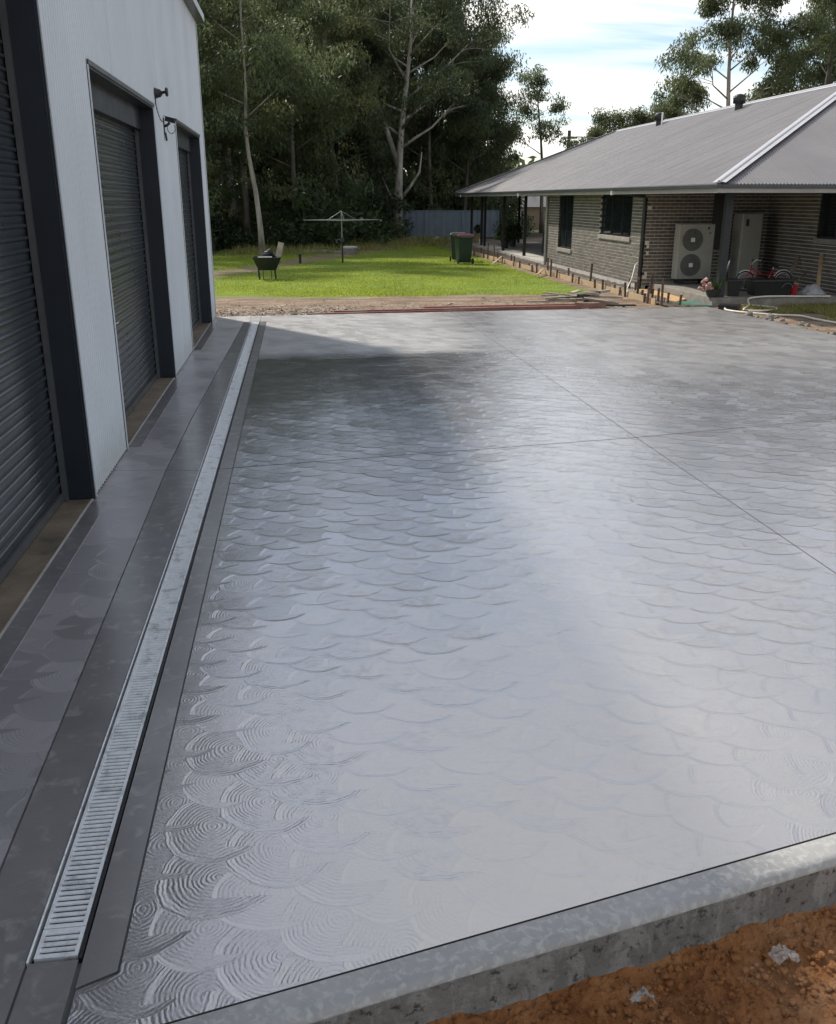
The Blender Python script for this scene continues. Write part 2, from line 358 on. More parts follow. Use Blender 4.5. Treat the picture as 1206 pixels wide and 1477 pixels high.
M['terracotta'] = simple('sandstone_planter', (0.34, 0.25, 0.14), 0.8, 0.25, 8)
M['navy'] = simple('navy_cloth', (0.02, 0.022, 0.035), 0.8, 0.3, 8, bump=0.01, bscale=8)
M['tarp'] = simple('grey_tarp', (0.33, 0.34, 0.36), 0.5, 0.3, 5, bump=0.01, bscale=12)
M['farbrick'] = simple('tan_brick', (0.36, 0.27, 0.19), 0.85, 0.2, 6)
M['pinkleaf'] = simple('pink_succulent', (0.40, 0.22, 0.20), 0.6, 0.3, 20)
M['stone'] = simple('grey_stone', (0.19, 0.175, 0.155), 0.85, 0.3, 6, bump=0.01, rnd=0.3)
M['wire'] = simple('line_wire', (0.24, 0.25, 0.24), 0.4, 0.1, 6, metal=0.4)
M['pole'] = simple('weathered_pole', (0.10, 0.085, 0.07), 0.85, 0.2, 4)
def leafmat(name, lo, hi, trans=0.35):
    t = NT(name); oi = t.n('ShaderNodeObjectInfo'); f = t.math('ADD', t.noise(0.55, 3, 0.6), t.math('MULTIPLY_ADD', oi.outputs['Random'], 0.25, -0.125))
    c = t.ramp(f, [(0.3, lo), (0.7, hi)]); c = t.mix(t.smooth(t.noise(7, 2), 0.55, 0.75), c, tuple(min(1, x*1.5) for x in hi))
    t.set(Base_Color=c, Roughness=0.5); t.b.inputs['Specular IOR Level'].default_value = 0.4
    tr = t.n('ShaderNodeBsdfTranslucent'); hs = t.n('ShaderNodeHueSaturation'); hs.inputs['Value'].default_value = 1.3; hs.inputs['Hue'].default_value = 0.485; t.l(c, hs.inputs['Color']); t.l(hs.outputs[0], tr.inputs['Color'])
    mx = t.n('ShaderNodeMixShader'); mx.inputs[0].default_value = trans; t.l(t.b.outputs[0], mx.inputs[1]); t.l(tr.outputs[0], mx.inputs[2]); t.l(mx.outputs[0], t.out.inputs[0])
    return t.m
M['gumleaf'] = leafmat('gum_leaf', (0.045, 0.066, 0.036), (0.105, 0.135, 0.060), 0.5)
M['gumleaf2'] = leafmat('gum_leaf_olive', (0.055, 0.072, 0.033), (0.135, 0.15, 0.058), 0.5)
M['shrubleaf'] = leafmat('shrub_leaf', (0.02, 0.035, 0.016), (0.06, 0.09, 0.03))
M['grass'] = leafmat('lawn_grass', (0.15, 0.21, 0.025), (0.28, 0.34, 0.045), 0.5)
M['drygrass'] = leafmat('dry_grass', (0.14, 0.15, 0.045), (0.28, 0.27, 0.09), 0.45)
def barkmat(name, a, b, c):
    t = NT(name); f = t.noise(1.6, 5, 0.6, stretch=(2.5, 2.5, 0.6))
    col = t.ramp(f, [(0.3, a), (0.5, b), (0.72, c)])
    t.set(Base_Color=col, Roughness=0.85); t.l(t.bump(t.noise(8, 4, 0.7, stretch=(3, 3, 0.5)), 0.03), t.b.inputs['Normal']); return t.m
M['barkpale'] = barkmat('pale_gum_bark', (0.13, 0.11, 0.09), (0.30, 0.275, 0.24), (0.43, 0.41, 0.37))
M['barkdark'] = barkmat('dark_gum_bark', (0.045, 0.036, 0.03), (0.10, 0.085, 0.07), (0.17, 0.15, 0.125))
def groundmat():
    t = NT('ground_soil_and_lawn'); ps = t.n('ShaderNodeSeparateXYZ'); t.l(t.pos, ps.inputs[0]); x, y = ps.outputs[0], ps.outputs[1]
    n1 = t.math('MULTIPLY_ADD', t.noise(0.55, 5, 0.6), 3.0, -1.5)
    dirt = t.ramp(t.noise(1.6, 7, 0.65, stretch=(0.6, 1.6, 1)), [(0.25, (0.11, 0.075, 0.05)), (0.5, (0.225, 0.165, 0.115)), (0.78, (0.40, 0.33, 0.26))])
    dirt = t.mix(t.smooth(t.noise(12, 5, 0.7), 0.5, 0.7), dirt, (0.09, 0.065, 0.045))
    lawn = t.ramp(t.noise(0.8, 6, 0.65, stretch=(0.7, 1.8, 1)), [(0.3, (0.10, 0.16, 0.022)), (0.7, (0.20, 0.27, 0.04))])
    litter = t.ramp(t.noise(1.2, 6, 0.65), [(0.3, (0.025, 0.025, 0.015)), (0.7, (0.075, 0.07, 0.04))])
    yl = t.math('ADD', y, t.math('MULTIPLY', n1, 0.45))
    islawn = t.math('MULTIPLY', t.smooth(yl, 22.6, 23.6), t.smooth(t.math('ADD', t.math('ADD', y, n1), t.math('MULTIPLY', x, -1.1)), 54.0, 49.0))
    # worn dirt path at the left, in front of the trees
    pth = t.math('ABSOLUTE', t.math('ADD', t.math('SUBTRACT', x, t.math('MULTIPLY_ADD', y, 0.42, -15.4)), t.math('MULTIPLY', n1, 0.4)))
    islawn = t.math('MULTIPLY', islawn, t.math('MAXIMUM', t.smooth(pth, 0.5, 1.2), 0.25))
    islawn = t.math('MULTIPLY', islawn, t.smooth(t.math('ADD', t.math('MULTIPLY', n1, 0.15), x), 7.6, 7.2))
    c = t.mix(islawn, dirt, lawn)
    c = t.mix(t.smooth(t.math('ADD', t.math('ADD', y, n1), t.math('MULTIPLY', x, -0.9)), 42.0, 47.0), c, litter)
    far = t.smooth(y, 62, 75); c = t.mix(far, c, (0.05, 0.065, 0.025))
    t.set(Base_Color=c, Roughness=0.95); t.b.inputs['Specular IOR Level'].default_value = 0.2
    t.l(t.bump(t.noise(6, 6, 0.7), 0.06), t.b.inputs['Normal']); return t.m
M['ground'] = groundmat()
def clay():
    t = NT('orange_clay'); c = t.ramp(t.noise(4.5, 7, 0.7), [(0.25, (0.19, 0.07, 0.024)), (0.5, (0.38, 0.165, 0.06)), (0.75, (0.56, 0.31, 0.15))])
    c = t.mix(t.smooth(t.noise(38, 5, 0.7), 0.52, 0.7), c, (0.09, 0.035, 0.015))
    c = t.mix(t.math('MULTIPLY', t.smooth(t.noise(2.1, 6, 0.7), 0.5, 0.8), 0.6), c, (0.46, 0.30, 0.18))
    t.set(Base_Color=c, Roughness=0.95); t.b.inputs['Specular IOR Level'].default_value = 0.2
    t.l(t.bump(t.math('ADD', t.noise(45, 6, 0.75), t.math('MULTIPLY', t.noise(130, 3), 0.4)), 0.02), t.b.inputs['Normal']); return t.m
M['clay'] = clay()
def plastic():
    t = NT('clear_plastic_film'); t.set(Base_Color=(0.8, 0.82, 0.82), Roughness=0.15); t.b.inputs['Transmission Weight'].default_value = 0.75; t.b.inputs['IOR'].default_value = 1.15
    return t.m
M['film'] = plastic()

# ------------------------------------------------------------------ ground
def front_y(x): return 2.163+0.229*x            # groove line along the front of the slab
def gz(x, y):
    z = -0.07
    fy = front_y(x)
    if y < fy+1.0: z = -0.07-0.33*min(1, max(0, (fy+1.0-y)/0.8))
    z += 0.035*mnoise.noise(Vector((x*0.35, y*0.35, 0)))*min(1, max(0, (y-19.6)/2)) if y > 19.6 else 0
    if y > 40: z += 0.0
    return z
def build_ground():
    xs = np.concatenate([[-700, -250, -90, -40, -20, -12], np.arange(-8, 22, 0.75), [24, 30, 45, 90, 250, 700]])
    ys = np.concatenate([[-500, -150, -40, -12, -5], np.arange(-2, 60, 0.75), [62, 66, 75, 90, 120, 180, 320, 900]])
    mb = MB(); nx = len(xs)
    for y in ys:
        for x in xs: mb.v.append((x, y, gz(x, y) if abs(x) < 30 and y < 70 else -0.07))
    for j in range(len(ys)-1):
        for i in range(nx-1): mb.f.append((j*nx+i, j*nx+i+1, (j+1)*nx+i+1, (j+1)*nx+i))
    o = mb.build('ground', M['ground'], smooth=True); tag(o, 'bare soil, green lawn and leaf litter around the slab', kind='structure')
    # orange clay in front of the slab edge, lumpy
    mb = MB(); xs = np.arange(-0.6, 3.6, 0.0125); ys = np.arange(0.9, 3.0, 0.0125); nx = len(xs)
    for y in ys:
        for x in xs:
            p = Vector((x, y, 0)); fy = front_y(x)-0.11; d = fy-y
            z = -0.205+0.030*mnoise.noise(p*2.2)+0.020*mnoise.noise(p*7)+0.030*max(0, .55-mnoise.voronoi(p*13)[0][0])*(.4+abs(mnoise.noise(p*3)))*1.6+0.022*max(0, .6-mnoise.voronoi(p*30+Vector((3, 1, 0)))[0][0])+0.010*max(0, .6-mnoise.voronoi(p*58)[0][0])
            z += 0.03*math.exp(-max(0, d)/0.07)-0.02*min(1.5, max(0, d))
            if d < -0.05: z = -0.25
            mb.v.append((x, y, z))
    for j in range(len(ys)-1):
        for i in range(nx-1): mb.f.append((j*nx+i, j*nx+i+1, (j+1)*nx+i+1, (j+1)*nx+i))
    tag(mb.build('soil', M['clay'], smooth=False), 'lumpy orange clay soil below the front slab edge', kind='structure')
    mb = MB(); rr = random.Random(3)
    for k in range(2600):
        x = rr.uniform(-0.2, 3.2); d = 0.03+abs(rr.gauss(0, 0.4)); y = front_y(x)-0.12-d
        r = rr.choice([0.004, 0.005, 0.006, 0.008, 0.010, 0.014]); mb.blob((x, y, -0.195-0.02*d+r*0.4+0.02*mnoise.noise(Vector((x, y, 0))*2.2)), r, k, 0.8, 1)
    tag(mb.build('clay_crumbs', M['clay']), 'small loose crumbs of orange clay on the soil', 'clay crumbs', kind='stuff')
build_ground()

# ------------------------------------------------------------------ concrete slab in panels
def LINE(a, b): return lambda x: a[1]+(b[1]-a[1])*(x-a[0])/(b[0]-a[0])
far_y = LINE((-1.62, 18.76), (8.76, 19.29)); cross_y = lambda x: 7.875+0.154*x if x < 3.21 else 8.37+0.21*(x-3.21)
right_x = lambda y: 8.76+(19.29-y)*0.0637
G = 0.0042
def build_slab():
    root = MB(); XR0 = right_x(4.3)
    poly = [(-2.2, front_y(-2.2)-0.05), (XR0, front_y(XR0)-0.05), (8.74, 19.27), (-2.2, far_y(-2.2)-0.02)]
    # sub-base (joint bottoms), with a trench left open for the drain
    for x0, x1 in ((-1.64, -0.925), (-0.735, 9.7)):
        p = [(x0, front_y(x0)-0.05), (min(x1, XR0), front_y(min(x1, XR0))-0.05), (min(x1, 8.74), far_y(min(x1, 8.74))-0.02), (x0, far_y(x0)-0.02)]
        root.prism(p, -0.25, -0.014)
    root.prism([(-0.925, front_y(-.925)-0.05), (-0.735, front_y(-.735)-0.05), (-0.735, 2.33), (-0.925, 2.33)], -0.25, -0.014)
    root.prism([(-0.925, 17.86), (-0.735, 17.86), (-0.735, far_y(-.735)-.02), (-0.925, far_y(-.925)-.02)], -0.25, -0.014)
    slab = root.build('driveway_slab', M['base']); tag(slab, 'wide wet grey concrete slab with swirled trowel pattern', kind='structure')
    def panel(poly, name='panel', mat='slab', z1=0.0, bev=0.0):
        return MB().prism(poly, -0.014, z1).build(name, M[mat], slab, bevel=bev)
    # right of the drain: border strip, then 2 x 2 panels
    jx = lambda y: 3.24-0.009*(y-4.9)
    XA = -0.62
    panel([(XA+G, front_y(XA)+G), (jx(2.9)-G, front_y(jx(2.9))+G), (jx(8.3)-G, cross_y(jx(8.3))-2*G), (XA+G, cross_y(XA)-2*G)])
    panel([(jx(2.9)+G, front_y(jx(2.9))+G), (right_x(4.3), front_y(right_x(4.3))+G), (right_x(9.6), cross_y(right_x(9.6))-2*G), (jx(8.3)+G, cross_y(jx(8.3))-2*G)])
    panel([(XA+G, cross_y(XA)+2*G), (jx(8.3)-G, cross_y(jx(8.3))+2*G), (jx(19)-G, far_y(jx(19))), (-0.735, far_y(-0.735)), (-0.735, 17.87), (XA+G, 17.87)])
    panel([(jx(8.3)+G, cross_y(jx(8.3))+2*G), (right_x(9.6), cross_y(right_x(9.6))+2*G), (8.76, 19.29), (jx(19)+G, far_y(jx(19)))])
    panel([(-0.735, 2.22), (XA-G, 2.27), (XA-G, 7.77), (-0.735, 7.755)], 'border_strip', 'border', -0.001)
    panel([(-0.735, 7.765), (XA-G, 7.782), (XA-G, 17.86), (-0.735, 17.86)], 'border_strip', 'border', -0.001)
    panel([(-0.735+G, front_y(-0.735)+G), (XA+G, front_y(XA)+G), (XA+G, 2.26), (-0.735+G, 2.21)])
    panel([(-0.90+G, front_y(-0.9)+G), (-0.745-G, front_y(-0.745)+G), (-0.745-G, 2.33), (-0.90+G, 2.33)], mat='border')
    panel([(-0.925, 17.87), (-0.742, 17.87), (-0.742, far_y(-.742)), (-0.925, far_y(-.925))])
    # left strip between shed and drain
    pl = [(-1.085, front_y(-1.085)), (-1.11, 3.0), (-1.185, 7.78), (-1.17, 10.0), (-1.03, 17.86)]
    panel([(-1.635, front_y(-1.635)+G), (pl[0][0]-G, pl[0][1]+G), (pl[1][0]-G, 3.0), (pl[2][0]-G, 7.78-G), (-1.635, 7.83-G)])
    panel([(-1.635, 7.83+G), (pl[2][0]-G, 7.78+G), (pl[3][0]-G, 10.0), (pl[4][0]-G, 17.86), (-0.93, 17.87), (-0.93, far_y(-.93)), (-1.635, far_y(-1.635))])
    panel([(pl[0][0]+G, pl[0][1]+G), (-0.905, front_y(-.905)+G), (-0.905, 2.33), (-0.908, 2.34), (-0.908, 7.74), (pl[2][0]+G, 7.76), (pl[1][0]+G, 3.0)], 'border_strip', 'border', -0.001)
    panel([(pl[2][0]+G, 7.77), (-0.908, 7.75), (-0.908, 17.86), (pl[4][0]+G, 17.86), (pl[3][0]+G, 10.0)], 'border_strip', 'border', -0.001)
    # smooth strips in front of the doors
    for y0, y1 in ((2.0, 6.95), (8.62, 12.0), (14.5, 17.75)):
        panel([(-1.632, y0), (-1.515, y0), (-1.515, y1), (-1.632, y1)], 'border_strip', 'border', 0.003, 0.0)
    # rounded front edge: top strip and rough face
    e = MB(); prof = [(0.0-G, 0.0), (-0.085, 0.001), (-0.098, -0.003), (-0.108, -0.012), (-0.114, -0.03)]
    xs = np.arange(-1.7, XR0+0.3, 0.15); n = len(prof)
    for x in xs:
        wv = 0.006*mnoise.noise(Vector((x*1.3, 0, 0)))
        for a, z in prof:
            k = 1 if a < -0.02 else 0
            e.v.append((x, front_y(x)+a*1.03+wv*k, z))
    for i in range(len(xs)-1):
        for k in range(n-1): e.f.append((i*n+k, i*n+k+1, (i+1)*n+k+1, (i+1)*n+k))
    e.build('edge_top', M['kerbtop'], slab, smooth=True)
    e = MB(); zs = np.linspace(-0.028, -0.29, 9); n = len(zs); xs = np.arange(-1.7, XR0+0.3, 0.05)
    for x in xs:
        wv = 0.006*mnoise.noise(Vector((x*1.3, 0, 0)))
        for k, z in enumerate(zs):
            q = Vector((x*6, z*14, 0)); e.v.append((x, front_y(x)-0.117+wv+(0.010*mnoise.noise(q)-0.016*(k/8.)-0.02*max(0, k-5)*(0.5+mnoise.noise(Vector((x*5, 3, 0)))))*min(1, k), z))
    for i in range(len(xs)-1):
        for k in range(n-1): e.f.append((i*n+k, i*n+k+1, (i+1)*n+k+1, (i+1)*n+k))
    e.build('edge_face', M['face'], slab, smooth=True)
    return slab
SLAB = build_slab()

# ------------------------------------------------------------------ trench drain and its grates
ORD = 'first second third fourth fifth sixth seventh eighth ninth tenth eleventh twelfth thirteenth fourteenth fifteenth sixteenth'.split()
def build_drain():
    t = thing('trench_drain', 'long galvanised trench drain channel let into the concrete beside the shed', 'drain', (-0.83, 2.34, 0))
    c = MB()
    c.box(-0.925, -0.735, 2.33, 17.86, -0.13, -0.12); c.box(-0.925, -0.912, 2.33, 17.86, -0.12, -0.03); c.box(-0.748, -0.735, 2.33, 17.86, -0.12, -0.03)
    c.build('channel', M['black'], t)
    MB().box(-0.905, -0.898, 2.335, 17.85, -0.03, 0.003).build('frame_rail', M['galv'], t, bevel=0.002)
    MB().box(-0.750, -0.740, 2.335, 17.85, -0.03, 0.001).build('frame_rail', M['blackm'], t)
    x0, x1 = -0.885, -0.755; wd = x1-x0
    bar = MB()
    bar.add([(-wd/2+.01, -.0075, -.006), (wd/2-.01, -.0075, -.006), (wd/2-.01, .0075, -.006), (-wd/2+.01, .0075, -.006), (-wd/2+.01, -.0055, 0), (wd/2-.01, -.0055, 0), (wd/2-.01, .0055, 0), (-wd/2+.01, .0055, 0)],
            [(0,3,2,1),(4,5,6,7),(0,1,5,4),(1,2,6,5),(2,3,7,6),(3,0,4,7)])
    barme = bar.mesh('bar', M['galv'])
    P = 0.0249
    ys = [2.345, 2.468]+[2.468+1.0*k for k in range(1, 16)]+[17.84]
    nb = 0
    for i in range(len(ys)-1):
        a, b = ys[i]+0.002, ys[i+1]-0.002
        if i == 0: lab = 'short cut piece of slotted steel grate at the near end of the drain'
        elif i == len(ys)-2: lab = 'last slotted steel grate at the far end of the drain'
        else: lab = '%s full length slotted steel grate from the near end of the drain' % ORD[i-1]
        gt = thing('drain_grate', lab, 'drain grate', (-0.82, a, 0.0), 'grates along the trench drain')
        r = MB(); r.box(x0, x0+.012, a, b, -0.022, 0.002); r.box(x1-.012, x1, a, b, -0.022, 0.002); r.box(x0+.012, x1-.012, a, a+.008, -0.02, 0.0015); r.box(x0+.012, x1-.012, b-.008, b, -0.02, 0.0015)
        r.build('rim', M['galv'], gt)
        n = max(1, int(round((b-a)/P))); st = (b-a)/n
        if nb+n < 260:
            for k in range(n): inst('bar', barme, gt, (0, (k+.5)*st, 0.0005)); nb += 1
        else:
            m_ = MB()
            for k in range(n):
                y = a+(k+.5)*st
                m_.add([(-0.82+v[0], y+v[1], v[2]) for v in bar.v], bar.f)
            o = m_.build('bars', M['galv'], gt); o['kind'] = 'stuff'
build_drain()

# ------------------------------------------------------------------ steel shed
WX = -1.64; DX = -1.865; WTOP = 5.21
DOORS = [(3.3, 7.03, 3.95), (8.53, 12.17, 3.22), (14.4, 17.83, 3.22)]
def corrug(y, pitch=0.0762, amp=0.016): return amp*math.cos(2*PI*y/pitch)
def build_shed():
    t = thing('steel_shed', 'tall pale blue grey corrugated steel shed with three dark roller doors', 'shed', (WX, 12.0, 0))
    y = -1.0; SW = 0.762*2; far = 18.77; k = 0
    while y < far-0.02:
        e = min(y+SW, far); m_ = MB(); n = int((e-y)/(0.0762/6))+1
        for i in range(n):
            ya = y+(e-y)*i/n; yb = y+(e-y)*(i+1)/n; ym = (ya+yb)/2; z0 = 0.015
            for (d0, d1, dz) in DOORS:
                if d0 < ym < d1: z0 = dz
            xa, xb = WX+corrug(ya)+0.0006*(k % 2), WX+corrug(yb)+0.0006*(k % 2)
            m_.add([(xa, ya, z0), (xb, yb, z0), (xb, yb, WTOP), (xa, ya, WTOP)], [(0, 1, 2, 3)])
        m_.build('wall_sheet', M['cladding'], t); y = e; k += 1
    # slats of the doors
    P = 0.082
    prof = [(-0.006, 0.0), (-0.002, 0.012), (-0.001, 0.028), (-0.003, 0.046), (0.006, 0.052), (0.012, 0.060), (0.012, 0.068), (0.006, 0.076), (-0.006, P)]
    for di, (d0, d1, dz) in enumerate(DOORS):
        ln = d1-d0-0.02; sm = MB(); n = len(prof)
        for yy in (-ln/2, ln/2):
            for (a, z) in prof: sm.v.append((a, yy, z))
        for q in range(n-1): sm.f.append((q, q+n, q+n+1, q+1))
        sme = sm.mesh('slat', M['doorslat'], smooth=False)
        back = MB().box(DX-0.06, DX-0.03, d0, d1, 0.0, dz+0.1)
        door = back.build('roller_door', M['blackm'], t); door['label'] = 'charcoal ribbed roller door'
        for s in range(int((dz+0.05)/P)):
            inst('slat', sme, door, Vector((DX, (d0+d1)/2, 0.075+s*P))-t.location)
        MB().box(DX-0.02, DX+0.018, d0+0.03, d1-0.03, 0.012, 0.072).build('bottom_rail', M['guide'], door)
        hy = d0+0.55*(d1-d0)
        if di == 1:
            h = MB().tube([(DX+.012, 9.62, 1.02), (DX+.05, 9.62, 1.02), (DX+.05, 9.74, 1.02), (DX+.012, 9.74, 1.02)], 0.008, 6); h.build('handle', M['silver'], door, smooth=True)
        for yy, sgn in ((d0, 1), (d1, -1)):
            MB().box(DX+0.014, DX+0.05, *(sorted((yy, yy+sgn*0.055))), 0.0, dz).build('door_guide', M['guide'], t)
            MB().box(DX-0.05, WX+0.018, *(sorted((yy-sgn*0.012, yy+sgn*0.003))), 0.003, dz-0.004).build('door_jamb', M['jamb'], t)
            MB().box(WX+0.0175, WX+0.026, *(sorted((yy-sgn*0.02, yy-sgn*0.045))), 0.01, dz+0.04).build('jamb_trim', M['cladding'] , t)
        MB().box(DX-0.05, WX+0.016, d0-0.01, d1+0.01, dz-0.003, dz+0.012).build('door_head', M['jamb'], t)
        MB().box(WX+0.0165, WX+0.034, d0-0.045, d1+0.045, dz+0.013, dz+0.055).build('head_flashing', M['guide'], t, bevel=0.003)
        MB().box(DX-0.05, DX+0.09, d0+.004, d1-.004, dz-0.24, dz-0.004).build('door_hood', M['jamb'], t)
        th = MB().box(DX-0.04, WX-0.012, d0+0.005, d1-0.005, -0.2, 0.002).build('threshold', M['threshold'], t, bevel=0.004)
        MB().box(WX-0.010, WX+0.004, d0+0.005, d1-0.005, -0.03, 0.006).build('threshold_edge', M['paleconc'], t)
    # base flashing shadow strip, far corner flashing, roof, gutter, back
    MB().box(WX+0.0175, WX+0.025, far-0.055, far+0.012, 0.01, WTOP).build('corner_flashing', M['cladding'], t)
    XB = -13.0; RH = (WX-XB)/2*math.tan(R(10))
    m_ = MB(); m_.add([(XB, far, 0), (WX, far, 0), (WX, far, WTOP), ((WX+XB)/2, far, WTOP+RH), (XB, far, WTOP)], [(0, 1, 2, 3, 4)])
    m_.add([(XB, -1, 0), (WX, -1, 0), (WX, -1, WTOP), ((WX+XB)/2, -1, WTOP+RH), (XB, -1, WTOP)], [(4, 3, 2, 1, 0)])
    m_.add([(XB, -1, 0), (XB, far, 0), (XB, far, WTOP), (XB, -1, WTOP)], [(0, 1, 2, 3)]); m_.build('end_walls', M['cladding'], t)
    m_ = MB(); xc = (WX+XB)/2
    for xa, za, xb, zb in ((WX+0.10, WTOP+0.10, xc, WTOP+RH+0.12), (XB-0.1, WTOP+0.10, xc, WTOP+RH+0.12)):
        m_.add([(xa, -1.1, za), (xb, -1.1, zb), (xb, far+0.12, zb), (xa, far+0.12, za), (xa, -1.1, za+.03), (xb, -1.1, zb+.03), (xb, far+0.12, zb+.03), (xa, far+0.12, za+.03)],
               [(0,1,2,3),(7,6,5,4),(0,4,5,1),(1,5,6,2),(2,6,7,3),(3,7,4,0)])
    m_.build('roof', M['roof'], t)
    MB().box(WX+0.02, WX+0.16, -1.1, far+0.13, WTOP-0.0, WTOP+0.012).build('gutter', M['gutter'], t)
    MB().box(WX+0.148, WX+0.16, -1.1, far+0.13, WTOP+0.012, WTOP+0.13).build('gutter_front', M['cladding'], t)
    MB().box(WX+0.02, WX+0.165, far+0.12, far+0.135, WTOP-0.01, WTOP+0.135).build('gutter_end', M['gutter'], t)
build_shed()
def build_wall_devices():
    def axisx(m_, at): m_.v = [(at[0]+p[2], at[1]+p[0], at[2]+p[1]) for p in m_.v]; return m_
    t = thing('flood_light', 'black flood light with round head on the shed wall above the camera', 'flood light', (WX, 12.55, 3.42))
    MB().frustum((0, .1, 0, .1, 0), (0.02, .08, .02, .08, .1))
    h = MB().lathe([(0.085, 0.0), (0.085, 0.015), (0.07, 0.05), (0.058, 0.10), (0.03, 0.125), (0.022, 0.13)], (0, 0, 0), 16); axisx(h, (WX+0.012, 12.45, 3.41)).build('base', M['blackp'], t)
    MB().tube([(WX+0.13, 12.45, 3.42), (WX+0.19, 12.45, 3.43)], 0.022, 8).build('arm', M['blackp'], t, smooth=True)
    h = MB().lathe([(0.03, 0.0), (0.06, 0.006), (0.068, 0.02), (0.068, 0.035), (0.055, 0.045)], (0, 0, 0), 18); axisx(h, (WX+0.185, 12.45, 3.43)).build('lamp_head', M['blackp'], t)
    MB().tube([(WX+0.03, 12.42, 3.34), (WX+0.022, 12.44, 3.26), (WX+0.02, 12.6, 3.16), (WX+0.02, 12.85, 3.06), (WX+0.03, 13.05, 3.03)], 0.009, 5).build('cable', M['blackp'], t, smooth=True)
    t = thing('security_camera', 'small black security camera on a bracket with a hanging cable loop', 'camera', (WX, 13.1, 3.1))
    MB().box(WX+0.012, WX+0.03, 13.06, 13.14, 2.96, 3.22).build('bracket', M['blackp'], t, bevel=0.004)
    MB().tube([(WX+0.03, 13.1, 3.08), (WX+0.08, 13.1, 3.10), (WX+0.12, 13.1, 3.14)], 0.022, 8).build('arm', M['blackp'], t, smooth=True)
    MB().beam((WX+0.055, 13.1, 3.20), (WX+0.215, 13.06, 3.155), 0.075, 0.07).build('body', M['blackp'], t, bevel=0.008)
    MB().beam((WX+0.045, 13.1, 3.243), (WX+0.235, 13.055, 3.192), 0.095, 0.010).build('sun_shield', M['blackp'], t)
    MB().tube([(WX+0.14+0.065*math.cos(a), 13.1, 3.05+0.085*math.sin(a)) for a in np.linspace(PI*0.9, 2.2*PI, 14)], 0.006, 5).build('cable', M['guide'], t, smooth=True)
    MB().beam((WX+0.035, 13.1, 2.98), (WX+0.05, 13.1, 2.85), 0.03, 0.03).build('junction', M['blackp'], t)
build_wall_devices()
for o_ in COL.objects:
    if o_.name in ('flood_light', 'security_camera'): o_.scale = (.75, .75, .75)

